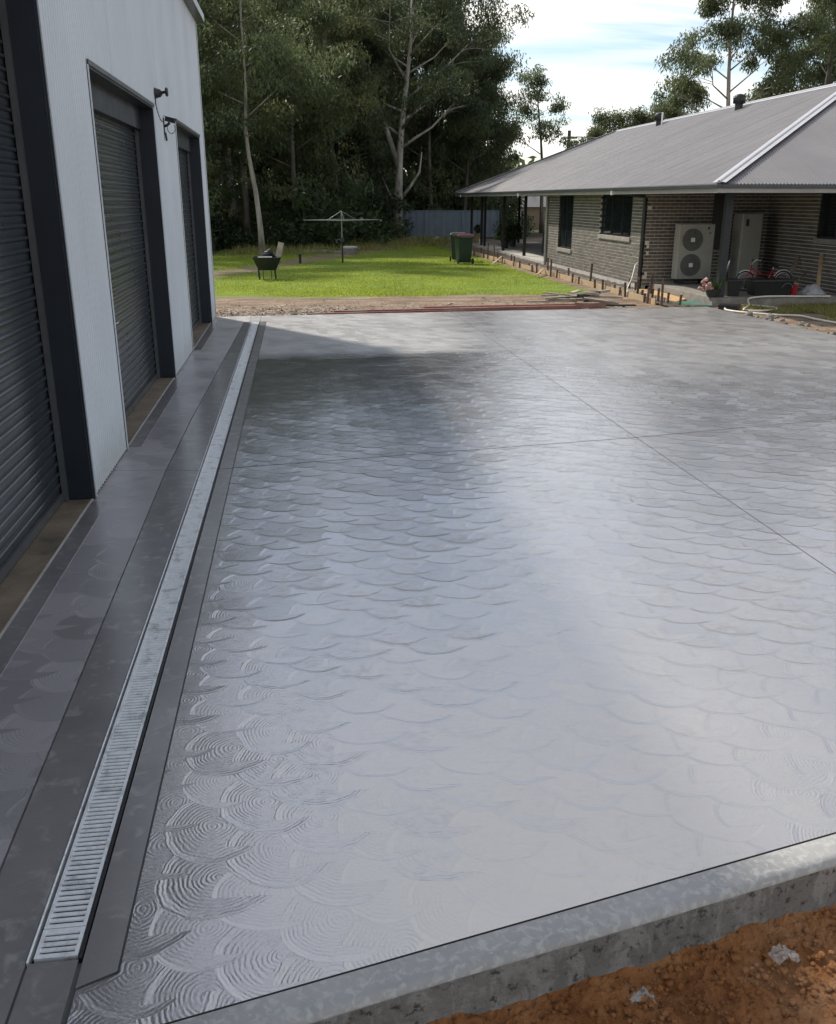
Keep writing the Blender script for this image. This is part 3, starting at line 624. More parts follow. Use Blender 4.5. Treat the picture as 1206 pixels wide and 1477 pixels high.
# ------------------------------------------------------------------ brick house
HX, CY, VY, SXW = 8.95, 23.8, 33.6, 12.24
ZB, ZT = 0.05, 2.33
EX0, EX1, EY0, EY1, EZ, RP = 8.40, 21.2, 18.5, 50.35, 2.485, R(22.5)
def build_house():
    t = thing('brick_house', 'low dark brick house with grey corrugated hip roof, veranda and porch', 'house', (HX, CY, 0))
    T = t.location
    MT = M['mortar']; rec = 0.007
    wins_l = [(30.44, 32.1, 0.62, ZT), (24.92, 27.6, 1.21, ZT)]       # openings in the long wall (along y)
    wins_s = [(19.9, 21.35, 1.32, ZT)]                                   # opening in the porch side wall
    bricks = []
    def wall(axis, c, a0, a1, face, z0, z1, opens, name='wall'):
        # axis 'y': wall runs along y at x=c facing face (-1 = -x); axis 'x': runs along x at y=c facing -y
        m_ = MB(); cuts = sorted(set([a0, a1]+[o for w_ in opens for o in w_[:2]]))
        for p, q in zip(cuts[:-1], cuts[1:]):
            mid = (p+q)/2; segs = [(z0, z1)]
            for (o0, o1, oz0, oz1) in opens:
                if o0 < mid < o1: segs = [(z0, oz0)]+([(oz1, z1)] if oz1 < z1-0.01 else [])
            for s0, s1 in segs:
                if axis == 'y': m_.box(c+rec if face < 0 else c-0.12, c+0.12 if face < 0 else c-rec, p, q, s0, s1)
                else: m_.box(p, q, c+rec, c+0.12, s0, s1)
        m_.build(name, MT, t)
        nc = int((z1-z0)/0.086)
        for k in range(nc+1):
            z = z0+k*0.086+0.008; h = min(0.070, z1-z-0.002)
            if h < 0.03: continue
            s = a0-(0.12 if k % 2 else 0)+0.004
            while s < a1-0.03:
                b0, b1 = max(s, a0), min(s+0.23, a1); s += 0.24
                spans = [(b0, b1)]
                for (o0, o1, oz0, oz1) in opens:
                    if z+h > oz0+0.01 and z < oz1-0.01:
                        ns = []
                        for x0, x1 in spans:
                            if x1 <= o0 or x0 >= o1: ns.append((x0, x1)); continue
                            if x0 < o0: ns.append((x0, o0))
                            if x1 > o1: ns.append((o1, x1))
                        spans = ns
                for x0, x1 in spans:
                    if x1-x0 > 0.035: bricks.append((axis, c, (x0+x1)/2, z+h/2, x1-x0, h, face))
    wall('y', HX, CY+0.001, VY, -1, ZB, ZT, wins_l)
    wall('x', CY, HX, SXW, -1, ZB, ZT, [])
    wall('y', SXW, 19.9, CY, -1, ZB, ZT, wins_s)
    wall('y', 12.5, VY, 44.0, -1, ZB, ZT, [])
    wall('x', 19.9, SXW, 20.6, -1, ZB, ZT, [])
    # the bricks that show largest are parts, the rest one mass
    def score(b):
        axis, c, a, z, l, h, face = b
        p = Vector((c, a, z)) if axis == 'y' else Vector((a, c, z)); d = p-camo.location
        cosv = abs(d.x if axis == 'y' else d.y)/d.length
        vis = 1
        if axis == 'x' and c == CY and (9.55 < a < 10.6 and 0.2 < z < 1.65): vis = 0
        if axis == 'y' and c == SXW and (a < 20.2 or (a > 22.6 and z < 1.9)): vis = 0
        if axis == 'x' and c < CY-1: vis = 0
        if c == 12.5: vis = 0
        return vis*l*h*cosv/d.length_squared
    bricks.sort(key=score, reverse=True)
    bme = {'y': MB().box(0, 0.1, -0.5, 0.5, -0.5, 0.5).mesh('brick', M['brick']), 'x': MB().box(-0.5, 0.5, 0, 0.1, -0.5, 0.5).mesh('brick', M['brick'])}
    rest = MB(); rr = random.Random(8)
    for i, (axis, c, a, z, l, h, face) in enumerate(bricks):
        pj = rr.uniform(-0.002, 0.0015)
        if i < 300:
            if axis == 'y': inst('brick', bme['y'], t, Vector((c+pj, a, z))-T, scale=(1, l, h))
            else: inst('brick', bme['x'], t, Vector((a, c+pj, z))-T, scale=(l, 1, h))
        else:
            b = len(rest.v)
            if axis == 'y': rest.box(c+pj, c+0.05, a-l/2, a+l/2, z-h/2, z+h/2)
            else: rest.box(a-l/2, a+l/2, c+pj, c+0.05, z-h/2, z+h/2)
    o = rest.build('bricks', M['brick'], t); o['kind'] = 'stuff'
    # concealed outer walls
    MB().box(20.48, 20.6, 20.1, 44.0, 0, ZT).build('wall', M['farbrick'], t)
    MB().box(12.63, 20.6, 43.9, 44.0, 0, ZT).build('wall', M['farbrick'], t)
    MB().box(HX+0.13, 12.6, VY-0.12, VY-0.001, 0, ZT).build('wall', M['farbrick'], t)
    MB().box(HX-0.012, HX+0.1, CY+0.01, VY, -0.12, ZB-0.001).build('footing', M['paleconc'], t)
    # windows
    def window(axis, c, a0, a1, z0, z1, div=(0.5,), sill=True):
        f = MB(); fw = 0.05
        def bx(m_, p, q, x0, x1, s0, s1):
            m_.box(c+x0, c+x1, p, q, s0, s1) if axis == 'y' else m_.box(p, q, c+x0, c+x1, s0, s1)
        bx(f, a0, a0+fw, 0.05, 0.11, z0, z1); bx(f, a1-fw, a1, 0.05, 0.11, z0, z1)
        bx(f, a0+fw, a1-fw, 0.05, 0.11, z0, z0+fw); bx(f, a0+fw, a1-fw, 0.05, 0.11, z1-fw, z1)
        for d in div: bx(f, a0+(a1-a0)*d-0.025, a0+(a1-a0)*d+0.025, 0.052, 0.108, z0+fw, z1-fw)
        wi = f.build('window', M['blackm'], t)
        es = [a0+fw]+[a0+(a1-a0)*d for d in div]+[a1-fw]
        for p, q in zip(es[:-1], es[1:]):
            m_ = MB(); bx(m_, p, q, 0.078, 0.086, z0+fw, z1-fw); m_.build('pane', M['glass'], wi)
        m_ = MB(); bx(m_, a0, a1, 0.25, 0.27, z0, z1); m_.build('blind', M['navy'], wi)
        if sill:
            m_ = MB(); n = int((a1-a0+0.1)/0.115)
            sb = MB(); bx(sb, a0-0.04, a1+0.04, -0.04, 0.06, z0-0.11, z0+0.001); sb.build('sill', M['sill'], wi, bevel=0.006)
    window('y', HX, *wins_l[0][:4], div=(0.55,)); window('y', HX, *wins_l[1][:4], div=(0.33, 0.67)); window('y', SXW, *wins_s[0][:4], div=(0.5,))
    # dark door in the back wall of the porch
    d = MB().box(10.72, 11.02, CY-0.02, CY+0.01, 0.95, ZT-0.01).build('meter_box', M['blackm'], t)
    # roof of corrugated sheets, clipped by the hips
    tn = math.tan(RP); hw = (EX1-EX0)/2; ly = EY1-EY0; k = 0
    def slope(n_len, tf, half):
        nonlocal k
        s = 0.0; SW = 0.762
        while s < n_len-0.01:
            e = min(s+SW, n_len); m_ = MB(); n = max(2, int(round((e-s)/(0.0762/6))))
            prev = None
            for i in range(n+1):
                a = s+(e-s)*i/n; run = max(0.0, min(half, a, n_len-a)); dz = 0.009*math.cos(2*PI*a/0.0762)+0.001*(k % 2)
                p0 = tf(a, 0.0, dz); p1 = tf(a, run, dz); m_.v += [p0, p1]
                if i: b = 2*i; m_.f.append((b-2, b, b+1, b-1))
            o = m_.build('roof_sheet', M['roof'], t, smooth=True); s = e; k += 1
    slope(ly, lambda a, r, dz: (EX0+r, EY0+a, EZ+r*tn+dz), hw)
    slope(EX1-EX0, lambda a, r, dz: (EX0+a, EY0+r, EZ+r*tn+dz), hw)
    slope(ly, lambda a, r, dz: (EX1-r, EY0+a, EZ+r*tn+dz), hw)
    slope(EX1-EX0, lambda a, r, dz: (EX0+a, EY1-r, EZ+r*tn+dz), hw)
    xc = (EX0+EX1)/2; zr = EZ+hw*tn
    def cap(a, b, n1, n2, wd=0.14):
        a = Vector(a); b = Vector(b); n1 = Vector(n1).normalized()*wd; n2 = Vector(n2).normalized()*wd; u = Vector((0, 0, 0.018)); m_ = MB()
        m_.add([a+n1+u, a+u*2, a+n2+u, b+n1+u, b+u*2, b+n2+u], [(0, 3, 4, 1), (1, 4, 5, 2)])
        m_.tube([a+Vector((0, 0, 0.03)), b+Vector((0, 0, 0.025))], 0.034, 8)
        m_.build('ridge_cap', M['ridge'], t)
    cap((xc, EY0+hw, zr), (xc, EY1-hw, zr), (-1, 0, -tn), (1, 0, -tn))
    cap((EX0, EY0, EZ+.01), (xc, EY0+hw, zr), (-1, 1, 0), (1, -1, 0))
    cap((EX0, EY1, EZ+.01), (xc, EY1-hw, zr), (-1, -1, 0), (1, 1, 0))
    cap((EX1, EY0, EZ+.01), (xc, EY0+hw, zr), (1, 1, 0), (-1, -1, 0))
    # gutters, fascias and soffit
    g0 = 0.07
    for nm, m_ in (('gutter', MB().box(EX0-g0, EX0+0.03, EY0-g0, EY1+g0, 2.405, 2.478)), ('gutter', MB().box(EX0+0.031, EX1+g0, EY0-g0, EY0+0.03, 2.405, 2.478)), ('gutter', MB().box(EX0+.031, EX1+g0, EY1-0.03, EY1+g0, 2.405, 2.478))):
        m_.build(nm, M['gutter'], t, bevel=0.01)
    MB().box(EX0-0.02, EX0+0.01, EY0-0.02, EY1, ZT-0.012, 2.404).build('fascia', M['fascia'], t)
    MB().box(EX0+0.011, EX1, EY0-0.02, EY0+0.01, ZT-0.012, 2.404).build('fascia', M['fascia'], t)
    MB().box(EX0+0.012, EX1, EY0+0.012, EY1-0.03, ZT+0.002, ZT+0.015).build('soffit', M['soffit'], t)
    for yy in (24.95, 35.8, 48.6):
        MB().tube([(EX0-0.025, yy, 2.403), (EX0-0.025, yy, 2.30)], 0.04, 10).build('gutter_outlet', M['white'], t, smooth=False)
    MB().tube([(HX-0.055, CY+0.05, -0.05), (HX-0.055, CY+0.05, 2.22), (HX-0.10, CY+0.05, 2.28), (EX0+.06, CY+0.05, 2.31)], 0.05, 10).build('downpipe', M['blackm'], t)
    MB().tube([(HX-0.05, VY-0.07, 0.0), (HX-0.05, VY-0.07, 2.31)], 0.045, 10).build('downpipe', M['cream'], t)
    # veranda posts and floor, porch floor and post
    for yy in (37.1, 41.0, 45.2, 46.0, 48.7):
        MB().box(HX-0.02, HX+0.09, yy-0.055, yy+0.055, 0.05, ZT).build('veranda_post', M['blackm'], t, bevel=0.008)
    MB().box(11.4, 11.51, 48.6, 48.71, 0.05, ZT).build('veranda_post', M['blackm'], t)
    MB().box(HX-0.06, 12.6, VY+0.005, 49.3, -0.12, 0.055).build('veranda_floor', M['paleconc'], t, bevel=0.01)
    MB().box(9.14, SXW-0.001, 19.86, CY-0.002, -0.15, 0.12).build('porch_floor', M['stone'], t, bevel=0.012)
    MB().box(9.33, 9.49, 20.05, 20.21, 0.121, ZT).build('porch_post', M['jamb'], t, bevel=0.01)
    # roof vents
    for (yy, dn, kk) in ((23.9, 0.55, 0), (30.6, 0.5, 0), (37.6, 0.45, 1)):
        run = hw-dn; z = EZ+run*tn; x = EX0+run
        v = MB().lathe([(0.12, -0.1), (0.12, 0.14), (0.15, 0.17), (0.195, 0.26), (0.2, 0.35), (0.15, 0.43), (0.05, 0.46)], (x, yy, z), 14).build('roof_vent', M['blackp'], t)
        fl = MB()
        for q in range(14):
            a = 2*PI*q/14; fl.beam((x+.18*math.cos(a), yy+.18*math.sin(a), z+.18), (x+.18*math.cos(a+.35), yy+.18*math.sin(a+.35), z+.40), 0.03, 0.012)
        fl.build('vent_fin', M['blackm'], v)
        if kk: MB().tube([(x-.1, yy-.55, z-.1), (x-.1, yy-.55, z+.42)], 0.035, 8).build('vent_pipe', M['white'], t)
    MB().box(xc-hw+1.0, xc-hw+1.5, 23.4, 24.3, 0, 0.01) if 0 else None
build_house()

def build_porch_items():
    # heat pump with two fans
    t = thing('air_conditioner', 'cream outdoor air conditioner with two stacked fans against the brick porch wall', 'air conditioner', (10.08, 23.35, 0.12))
    b = MB().box(9.62, 10.55, 23.2, 23.53, 0.25, 1.60).build('casing', M['cream'], t, bevel=0.012)
    for z in (0.60, 1.22):
        c = (9.98, 23.2, z); rg = MB()
        d = MB(); nn = 28
        d.v = [(c[0], c[1]-0.004, z)]+[(c[0]+0.275*math.cos(2*PI*q/nn), c[1]-0.004, z+0.275*math.sin(2*PI*q/nn)) for q in range(nn)]
        d.f = [(0, q+1, (q+1) % nn+1) for q in range(nn)]; gr = d.build('fan_grille', M['fan'], t)
        for r_ in (0.06, 0.11, 0.16, 0.21, 0.265):
            rg.tube([(c[0]+r_*math.cos(a), c[1]-0.014, z+r_*math.sin(a)) for a in np.linspace(0, 2*PI, 24, endpoint=False)], 0.005, 4, closed=True)
        for q in range(8):
            a = 2*PI*q/8; rg.tube([(c[0]+.04*math.cos(a), c[1]-.016, z+.04*math.sin(a)), (c[0]+.27*math.cos(a), c[1]-.012, z+.27*math.sin(a))], 0.005, 4)
        rg.build('grille_wires', M['fan'], gr); MB().box(c[0]-.05, c[0]+.05, c[1]-.03, c[1]-.018, z-.05, z+.05).build('hub', M['white'], gr)
    MB().box(10.36, 10.41, 23.193, 23.199, 1.47, 1.53).build('badge', M['blackp'], t); MB().box(10.40, 10.46, 23.193, 23.199, 1.36, 1.40).build('badge', M['fan'], t)
    for x in (9.72, 10.38): MB().box(x, x+.1, 23.18, 23.55, 0.121, 0.249).build('foot', M['blackp'], t)
    t = thing('water_heater', 'tall cream hot water cabinet standing in the dark porch corner', 'water heater', (11.5, 23.4, .12))
    MB().box(11.22, 11.78, 23.12, 23.66, 0.16, 1.86).build('cabinet', M['cream'], t, bevel=0.03)
    MB().box(11.25, 11.75, 23.15, 23.63, 0.121, 0.158).build('base', M['blackp'], t)
    MB().box(11.32, 11.4, 23.11, 23.119, 1.55, 1.72).build('control_panel', M['blackp'], t)
    MB().tube([(11.7, 23.69, 1.7), (11.9, 23.7, 1.75), (11.95, 23.7, 0.4)], 0.02, 6).build('pipe', M['fan'], t)
    # pots
    t = thing('square_pot', 'square black plastic pot beside the porch post', 'pot', (9.72, 20.25, .12))
    MB().frustum((9.60, 9.86, 20.12, 20.40, .122), (9.55, 9.91, 20.07, 20.45, .48)).build('tub', M['blackp'], t, bevel=.01)
    MB().box(9.535, 9.925, 20.055, 20.465, .455, .49).build('rim', M['blackp'], t)
    t = thing('flower_pot', 'low dark pot of pink succulents and strappy leaves by the porch post', 'potted plant', (9.2, 20.0, .12))
    MB().lathe([(0.11, 0), (0.17, 0.13), (0.185, 0.15), (0.175, 0.16)], (9.2, 20.02, .122), 16).build('bowl', M['pot'], t, smooth=False)
    lf = MB(); rr = random.Random(4)
    for q in range(60):
        a = rr.uniform(0, 2*PI); l = rr.uniform(.15, .42); tx = rr.uniform(.1, .5); b0 = Vector((9.24+.08*math.cos(a), 20.02+.08*math.sin(a), .28)); tp = b0+Vector((tx*l*math.cos(a), tx*l*math.sin(a), l*rr.uniform(.5, 1)))
        s = Vector((-math.sin(a), math.cos(a), 0))*.012; mid = (b0+tp)/2+Vector((0, 0, .03)); lf.add([b0-s, b0+s, mid+s*1.2, tp, mid-s*1.2], [(0, 1, 2, 3, 4)])
    lf.build('leaves', M['shrubleaf'], t)
    pk = MB()
    for q in range(24): pk.blob((9.02+rr.gauss(0, .07), 19.98+rr.gauss(0, .05), .36+rr.gauss(0, .06)), rr.uniform(.025, .05), q, 1, 1)
    pk.build('flowers', M['pinkleaf'], t)
    t = thing('storage_trough', 'long black plastic trough on the porch in front of the bicycle', 'trough', (10.7, 20.3, .12))
    MB().frustum((10.25, 11.08, 20.15, 20.5, .122), (10.17, 11.16, 20.08, 20.58, .46)).build('tub', M['blackp'], t, bevel=.015)
    MB().frustum((10.14, 11.19, 20.05, 20.61, .44), (10.14, 11.19, 20.05, 20.61, .475)).build('rim', M['blackp'], t)
    MB().tube([(10.98+.13*math.cos(a), 20.07, .27+.13*math.sin(a)) for a in np.linspace(0.2, PI-.2, 10)], .01, 5).build('handle', M['guide'], t)
    t = thing('red_bucket', 'small red plastic bucket at the end of the black trough', 'bucket', (11.28, 20.4, .12))
    MB().lathe([(.085, 0), (.105, .2), (.115, .2), (.115, .215), (.1, .215), (.08, .02)], (11.28, 20.36, .122), 16, cap=True).build('pail', M['red'], t)
    MB().tube([(11.28+.105*math.cos(a), 20.36, .335+.03*math.sin(a)) for a in np.linspace(0, PI, 8)], .005, 5).build('bail', M['silver'], t)
    # tarp heap
    o = MB(); rr = random.Random(9)
    nx, ny = 16, 10
    for j in range(ny):
        for i in range(nx):
            u, v = i/(nx-1), j/(ny-1); e = math.sin(PI*u)*math.sin(PI*v)
            o.v.append((11.45+.62*u, 20.2+.45*v, .124+e*(.13+.16*u)+e*.07*mnoise.noise(Vector((u*5, v*5, 2)))))
    for j in range(ny-1):
        for i in range(nx-1): o.f.append((j*nx+i, j*nx+i+1, (j+1)*nx+i+1, (j+1)*nx+i))
    tag(o.build('crumpled_tarp', M['tarp']), 'crumpled grey plastic sheet lying on the porch beside the red bucket', 'plastic sheet')
    tag(MB().beam((11.72, 21.6, .14), (12.22, 22.0, .86), .11, .025, up=(0, 1, 0)).build('leaning_board', M['greytimber']), 'grey board leaning on the porch wall behind the bicycle', 'board')
    tag(MB().beam((11.86, 20.32, .14), (12.21, 20.95, .98), .09, .03, up=(0, 1, 0)).build('leaning_plank', M['pine']), 'brown timber plank leaning on the porch wall over the plastic sheet', 'plank')
    t = thing('shovel', 'shovel with thin pale handle lying against the porch wall', 'shovel', (11.5, 20.9, .12))
    MB().tube([(11.35, 20.75, .2), (12.2, 21.5, .52)], .014, 7).build('shaft', M['pine'], t, smooth=True)
    MB().add([(11.1, 20.52, .126), (11.24, 20.48, .14), (11.38, 20.72, .215), (11.33, 20.79, .21), (11.14, 20.64, .13)], [(0, 1, 2, 3, 4)]).build('blade', M['guide'], t)
    # child bicycle, leaning, pointing left
    t = thing('child_bicycle', 'red child bicycle with silver parts leaning in the porch', 'bicycle', (10.95, 21.3, .12))
    yb = 21.3; r = .215; zc = .125+r+.012; A = Vector((10.55, yb, zc)); B = Vector((11.5, yb, zc))
    for c in (A, B):
        ty = MB().tube([(c.x+r*math.cos(a), c.y, c.z+r*math.sin(a)) for a in np.linspace(0, 2*PI, 28, endpoint=False)], .019, 7, closed=True).build('wheel', M['rubber'], t, smooth=True)
        MB().tube([(c.x+(r-.022)*math.cos(a), c.y, c.z+(r-.022)*math.sin(a)) for a in np.linspace(0, 2*PI, 28, endpoint=False)], .010, 6, closed=True).build('rim', M['silver'], ty, smooth=True)
        sp = MB()
        for q in range(12):
            a = 2*PI*q/12; sp.tube([(c.x, c.y+.012, c.z), (c.x+(r-.025)*math.cos(a), c.y, c.z+(r-.025)*math.sin(a))], .0022, 3, cap=False)
        sp.tube([(c.x, c.y-.04, c.z), (c.x, c.y+.04, c.z)], .018, 8); sp.build('spokes', M['silver'], ty)
    bb = Vector((11.12, yb, zc-.02)); st = Vector((11.22, yb, .62)); hd = Vector((10.70, yb, .68)); hl = Vector((10.66, yb, .56))
    fr = MB(); fr.tube([st, bb], .017, 8); fr.tube([hl, Vector((10.9, yb, .40)), bb], .02, 8); fr.tube([hd-Vector((0, 0, .04)), Vector((10.98, yb, .50)), (st*0.55+bb*.45)], .015, 8)
    for s in (-.035, .035): fr.tube([bb+Vector((0, s*.5, 0)), B+Vector((0, s, 0))], .01, 6); fr.tube([st*0.8+bb*.2, B+Vector((0, s, 0))], .009, 6)
    fr.build('frame', M['red'], t, smooth=True)
    fk = MB(); fk.tube([hd+Vector((-.01, 0, .03)), hl], .018, 8)
    for s in (-.035, .035): fk.tube([hl+Vector((0, s, 0)), A+Vector((0, s, 0))], .010, 6)
    fk.build('fork', M['red'], t, smooth=True)
    MB().tube([hd+Vector((.09, -.24, .15)), hd+Vector((.02, -.13, .17)), hd+Vector((-.02, -.03, .06)), hd+Vector((-.02, .03, .06)), hd+Vector((.02, .13, .17)), hd+Vector((.09, .24, .15))], .012, 7).build('handlebar', M['silver'], t, smooth=True)
    for s in (-1, 1): MB().tube([hd+Vector((.09, .24*s, .15)), hd+Vector((.16, .30*s, .13))], .018, 7).build('grip', M['blackp'], t, smooth=True)
    sd = MB(); sd.add([(11.10, yb-.02, .69), (11.10, yb+.02, .69), (11.24, yb+.06, .70), (11.36, yb+.075, .715), (11.38, yb, .72), (11.36, yb-.075, .715), (11.24, yb-.06, .70), (11.15, yb, .655), (11.34, yb, .665)],
           [(0, 1, 2, 6), (2, 3, 4), (2, 4, 6), (4, 5, 6), (0, 6, 7), (1, 7, 2), (6, 5, 8, 7), (2, 7, 8, 3), (5, 4, 8), (3, 8, 4), (0, 7, 1)]); sd.build('saddle', M['blackp'], t)
    MB().tube([st, (11.235, yb, .67)], .013, 7).build('seat_post', M['silver'], t)
    cr = MB(); cr.tube([(bb.x+.08*math.cos(a), yb-.05, bb.z+.08*math.sin(a)) for a in np.linspace(0, 2*PI, 16, endpoint=False)], .008, 5, closed=True); cr.tube([bb+Vector((0, -.06, 0)), bb+Vector((-.1, -.07, -.1))], .01, 5); cr.tube([bb+Vector((0, .06, 0)), bb+Vector((.1, .07, .1))], .01, 5); cr.build('crank', M['silver'], t)
    for s in (-1, 1): MB().beam(bb+Vector((.1*s, .07*s, .1*s)), bb+Vector((.1*s, .16*s, .1*s)), .05, .02).build('pedal', M['blackp'], t)
    for q, c in enumerate((A, B)):
        MB().tube([(c.x+.25*math.cos(a), yb, c.z+.25*math.sin(a)) for a in np.linspace(.4+q*.5, 2.3+q*.4, 12)], .014, 5).build('mudguard', M['silver'], t)
    t = thing('dark_scooter', 'dark grey kick scooter tangled behind the red bicycle', 'scooter', (10.4, 21.75, .12))
    MB().beam((10.2, 21.75, .21), (10.75, 21.75, .21), .11, .025).build('deck', M['blackp'], t); MB().tube([(10.22, 21.75, .22), (10.32, 21.72, .78), (10.33, 21.72, .82)], .018, 7).build('stem', M['silver'], t, smooth=True)
    MB().tube([(10.3, 21.52, .83), (10.33, 21.72, .82), (10.34, 21.92, .83)], .016, 7).build('handlebar', M['blackp'], t, smooth=True)
    for x in (10.15, 10.82): MB().tube([(x, 21.725, .19), (x, 21.775, .19)], .065, 14).build('wheel', M['rubber'], t)
    # sheets on the ground and the white hose
    tag(MB().prism([(9.10, 21.2), (9.11, 23.66), (8.7, 23.7), (8.45, 22.6), (8.60, 20.6)], -.05, -.028).build('plywood_sheet', M['ply']), 'orange plywood offcut lying on the soil beside the porch floor', 'plywood')
    tag(MB().prism([(8.42, 22.7), (8.26, 22.8), (8.62, 20.0), (9.10, 19.75), (9.10, 20.9), (8.58, 20.55)], -.06, -.035).build('green_membrane', M['greensheet']), 'strip of green membrane along the orange plywood', 'membrane strip')
    hp = [(11.9, 19.82, .125), (11.2, 19.84, .13), (10.6, 19.83, .14), (10.2, 19.8, .135), (9.9, 19.72, .1), (9.8, 19.45, -.0), (9.52, 19.1, -.04), (9.42, 18.85, -.04), (9.6, 18.7, -.04), (10.0, 18.75, -.03), (10.25, 19.1, -.03), (9.95, 19.5, -.02), (9.5, 19.62, -.02), (9.2, 19.3, -.03), (9.05, 18.95, -.04), (9.2, 18.5, -.04), (9.65, 18.0, -.04), (10.05, 17.75, -.035), (10.1, 17.2, -.04), (10.2, 16.6, -.04), (10.5, 15.8, -.04)]
    pts = []
    V_ = [Vector(p) for p in hp]
    for i in range(len(V_)-1):
        p0, p1, p2, p3 = V_[max(0, i-1)], V_[i], V_[i+1], V_[min(len(V_)-1, i+2)]
        for u in (0, .25, .5, .75):
            pts.append(.5*((2*p1)+(p2-p0)*u+(2*p0-5*p1+4*p2-p3)*u*u+(3*p1-p0-3*p2+p3)*u**3))
    tag(MB().tube(pts, .021, 7).build('garden_hose', M['hose'], smooth=True), 'cream hose looped on the ground right of the slab and along the porch edge', 'hose')
    tag(MB().tube([(HX-.03, 24.1, .62), (HX-.12, 24.05, .55), (HX-.35, 23.6, .25), (HX-.6, 23.2, .03), (HX-.7, 22.9, -.03), (HX-.75, 22.5, -.045)], .016, 6).build('tap_hose', M['hose'], smooth=True), 'short pale hose hanging from the tap beside the corner downpipe', 'hose')
    tag(MB().prism([(9.0, 19.25), (9.35, 19.05), (9.55, 19.35), (9.2, 19.6)], -.06, .03).build('timber_offcut', M['blackm']), 'black offcut lying at the slab corner by the hose loops', 'offcut')
    # things on the veranda
    t = thing('stone_planter', 'sand coloured box planter with clipped ball shrub at the veranda end', 'potted plant', (9.4, 49.0, .06))
    MB().frustum((9.25, 9.55, 48.9, 49.2, .058), (9.2, 9.6, 48.85, 49.25, .5)).build('box', M['terracotta'], t, bevel=.01)
    b = MB(); rr = random.Random(2)
    for q in range(500):
        d = Vector((rr.gauss(0, 1), rr.gauss(0, 1), rr.gauss(0, 1))).normalized()*rr.uniform(.15, .24); p = Vector((9.4, 49.05, .74))+d; s = Vector((rr.gauss(0, 1), rr.gauss(0, 1), rr.gauss(0, 1))).normalized()*.035; q_ = d.cross(s).normalized()*.02
        b.add([p-s, p+q_, p+s, p-q_], [(0, 1, 2, 3)])
    b.build('foliage', M['shrubleaf'], t); MB().tube([(9.4, 49.05, .48), (9.4, 49.05, .75)], .02, 6).build('stem', M['barkdark'], t)
    tag(MB().lathe([(.07, 0), (.09, .25), (.095, .25), (.07, .01)], (9.2, 47.2, .058), 14).build('white_pot', M['white']), 'small white pot on the veranda floor between posts', 'pot')
    for (x, y, h, lab) in ((9.5, 43.0, .8, 'leafy potted shrub at the veranda edge beside a post'), (10.2, 44.5, .9, 'taller bushy potted shrub further back on the veranda')):
        t = thing('potted_shrub', lab, 'potted plant', (x, y, .06), 'plants on the veranda')
        MB().lathe([(.15, 0), (.22, .36), (.24, .37), (.2, .34)], (x, y, .058), 14).build('pot', M['pot'], t)
        b = MB()
        for q in range(420):
            d = Vector((rr.gauss(0, .22), rr.gauss(0, .22), abs(rr.gauss(.35, .3))*h)); p = Vector((x, y, .42))+d; s = Vector((rr.gauss(0, 1), rr.gauss(0, 1), rr.gauss(0, .6))).normalized()*.11; q_ = Vector((rr.gauss(0, 1), rr.gauss(0, 1), rr.gauss(0, 1))).cross(s).normalized()*.04
            b.add([p-s, p+q_, p+s, p-q_], [(0, 1, 2, 3)])
        b.build('foliage', M['shrubleaf'], t); MB().tube([(x, y, .4), (x+.02, y, .4+h*.5)], .02, 6).build('stem', M['barkdark'], t)
    t = thing('covered_barbecue', 'barbecue under a dark cover on the shaded veranda', 'barbecue', (10.4, 37.9, .06))
    MB().frustum((9.95, 10.9, 37.5, 38.2, .1), (10.0, 10.85, 37.55, 38.15, 1.0)).build('cover', M['navy'], t, bevel=.05); MB().lathe([(.3, 0), (.28, .12), (.12, .2)], (10.4, 37.85, 1.0), 14).build('hood', M['navy'], t)
    for q in (10.05, 10.75): MB().tube([(q, 37.6, .09), (q, 37.66, .09)], .035, 10).build('wheel', M['rubber'], t)
    t = thing('outdoor_chair', 'dark outdoor chair on the veranda near the house wall', 'chair', (9.9, 35.6, .06))
    MB().box(9.65, 10.15, 35.35, 35.85, .42, .47).build('seat', M['navy'], t, bevel=.01); MB().box(10.1, 10.15, 35.35, 35.85, .47, .95).build('backrest', M['navy'], t, bevel=.01)
    for a in (9.67, 10.12):
        for b_ in (35.37, 35.82): MB().beam((a, b_, .057), (a, b_, .42), .04, .04).build('leg', M['blackm'], t)
    tag(MB().lathe([(.06, 0), (.06, .18), (.03, .2)], (9.9, 35.6, .471), 12).build('white_tin', M['white']), 'white tin standing on the dark veranda chair', 'tin')
build_porch_items()

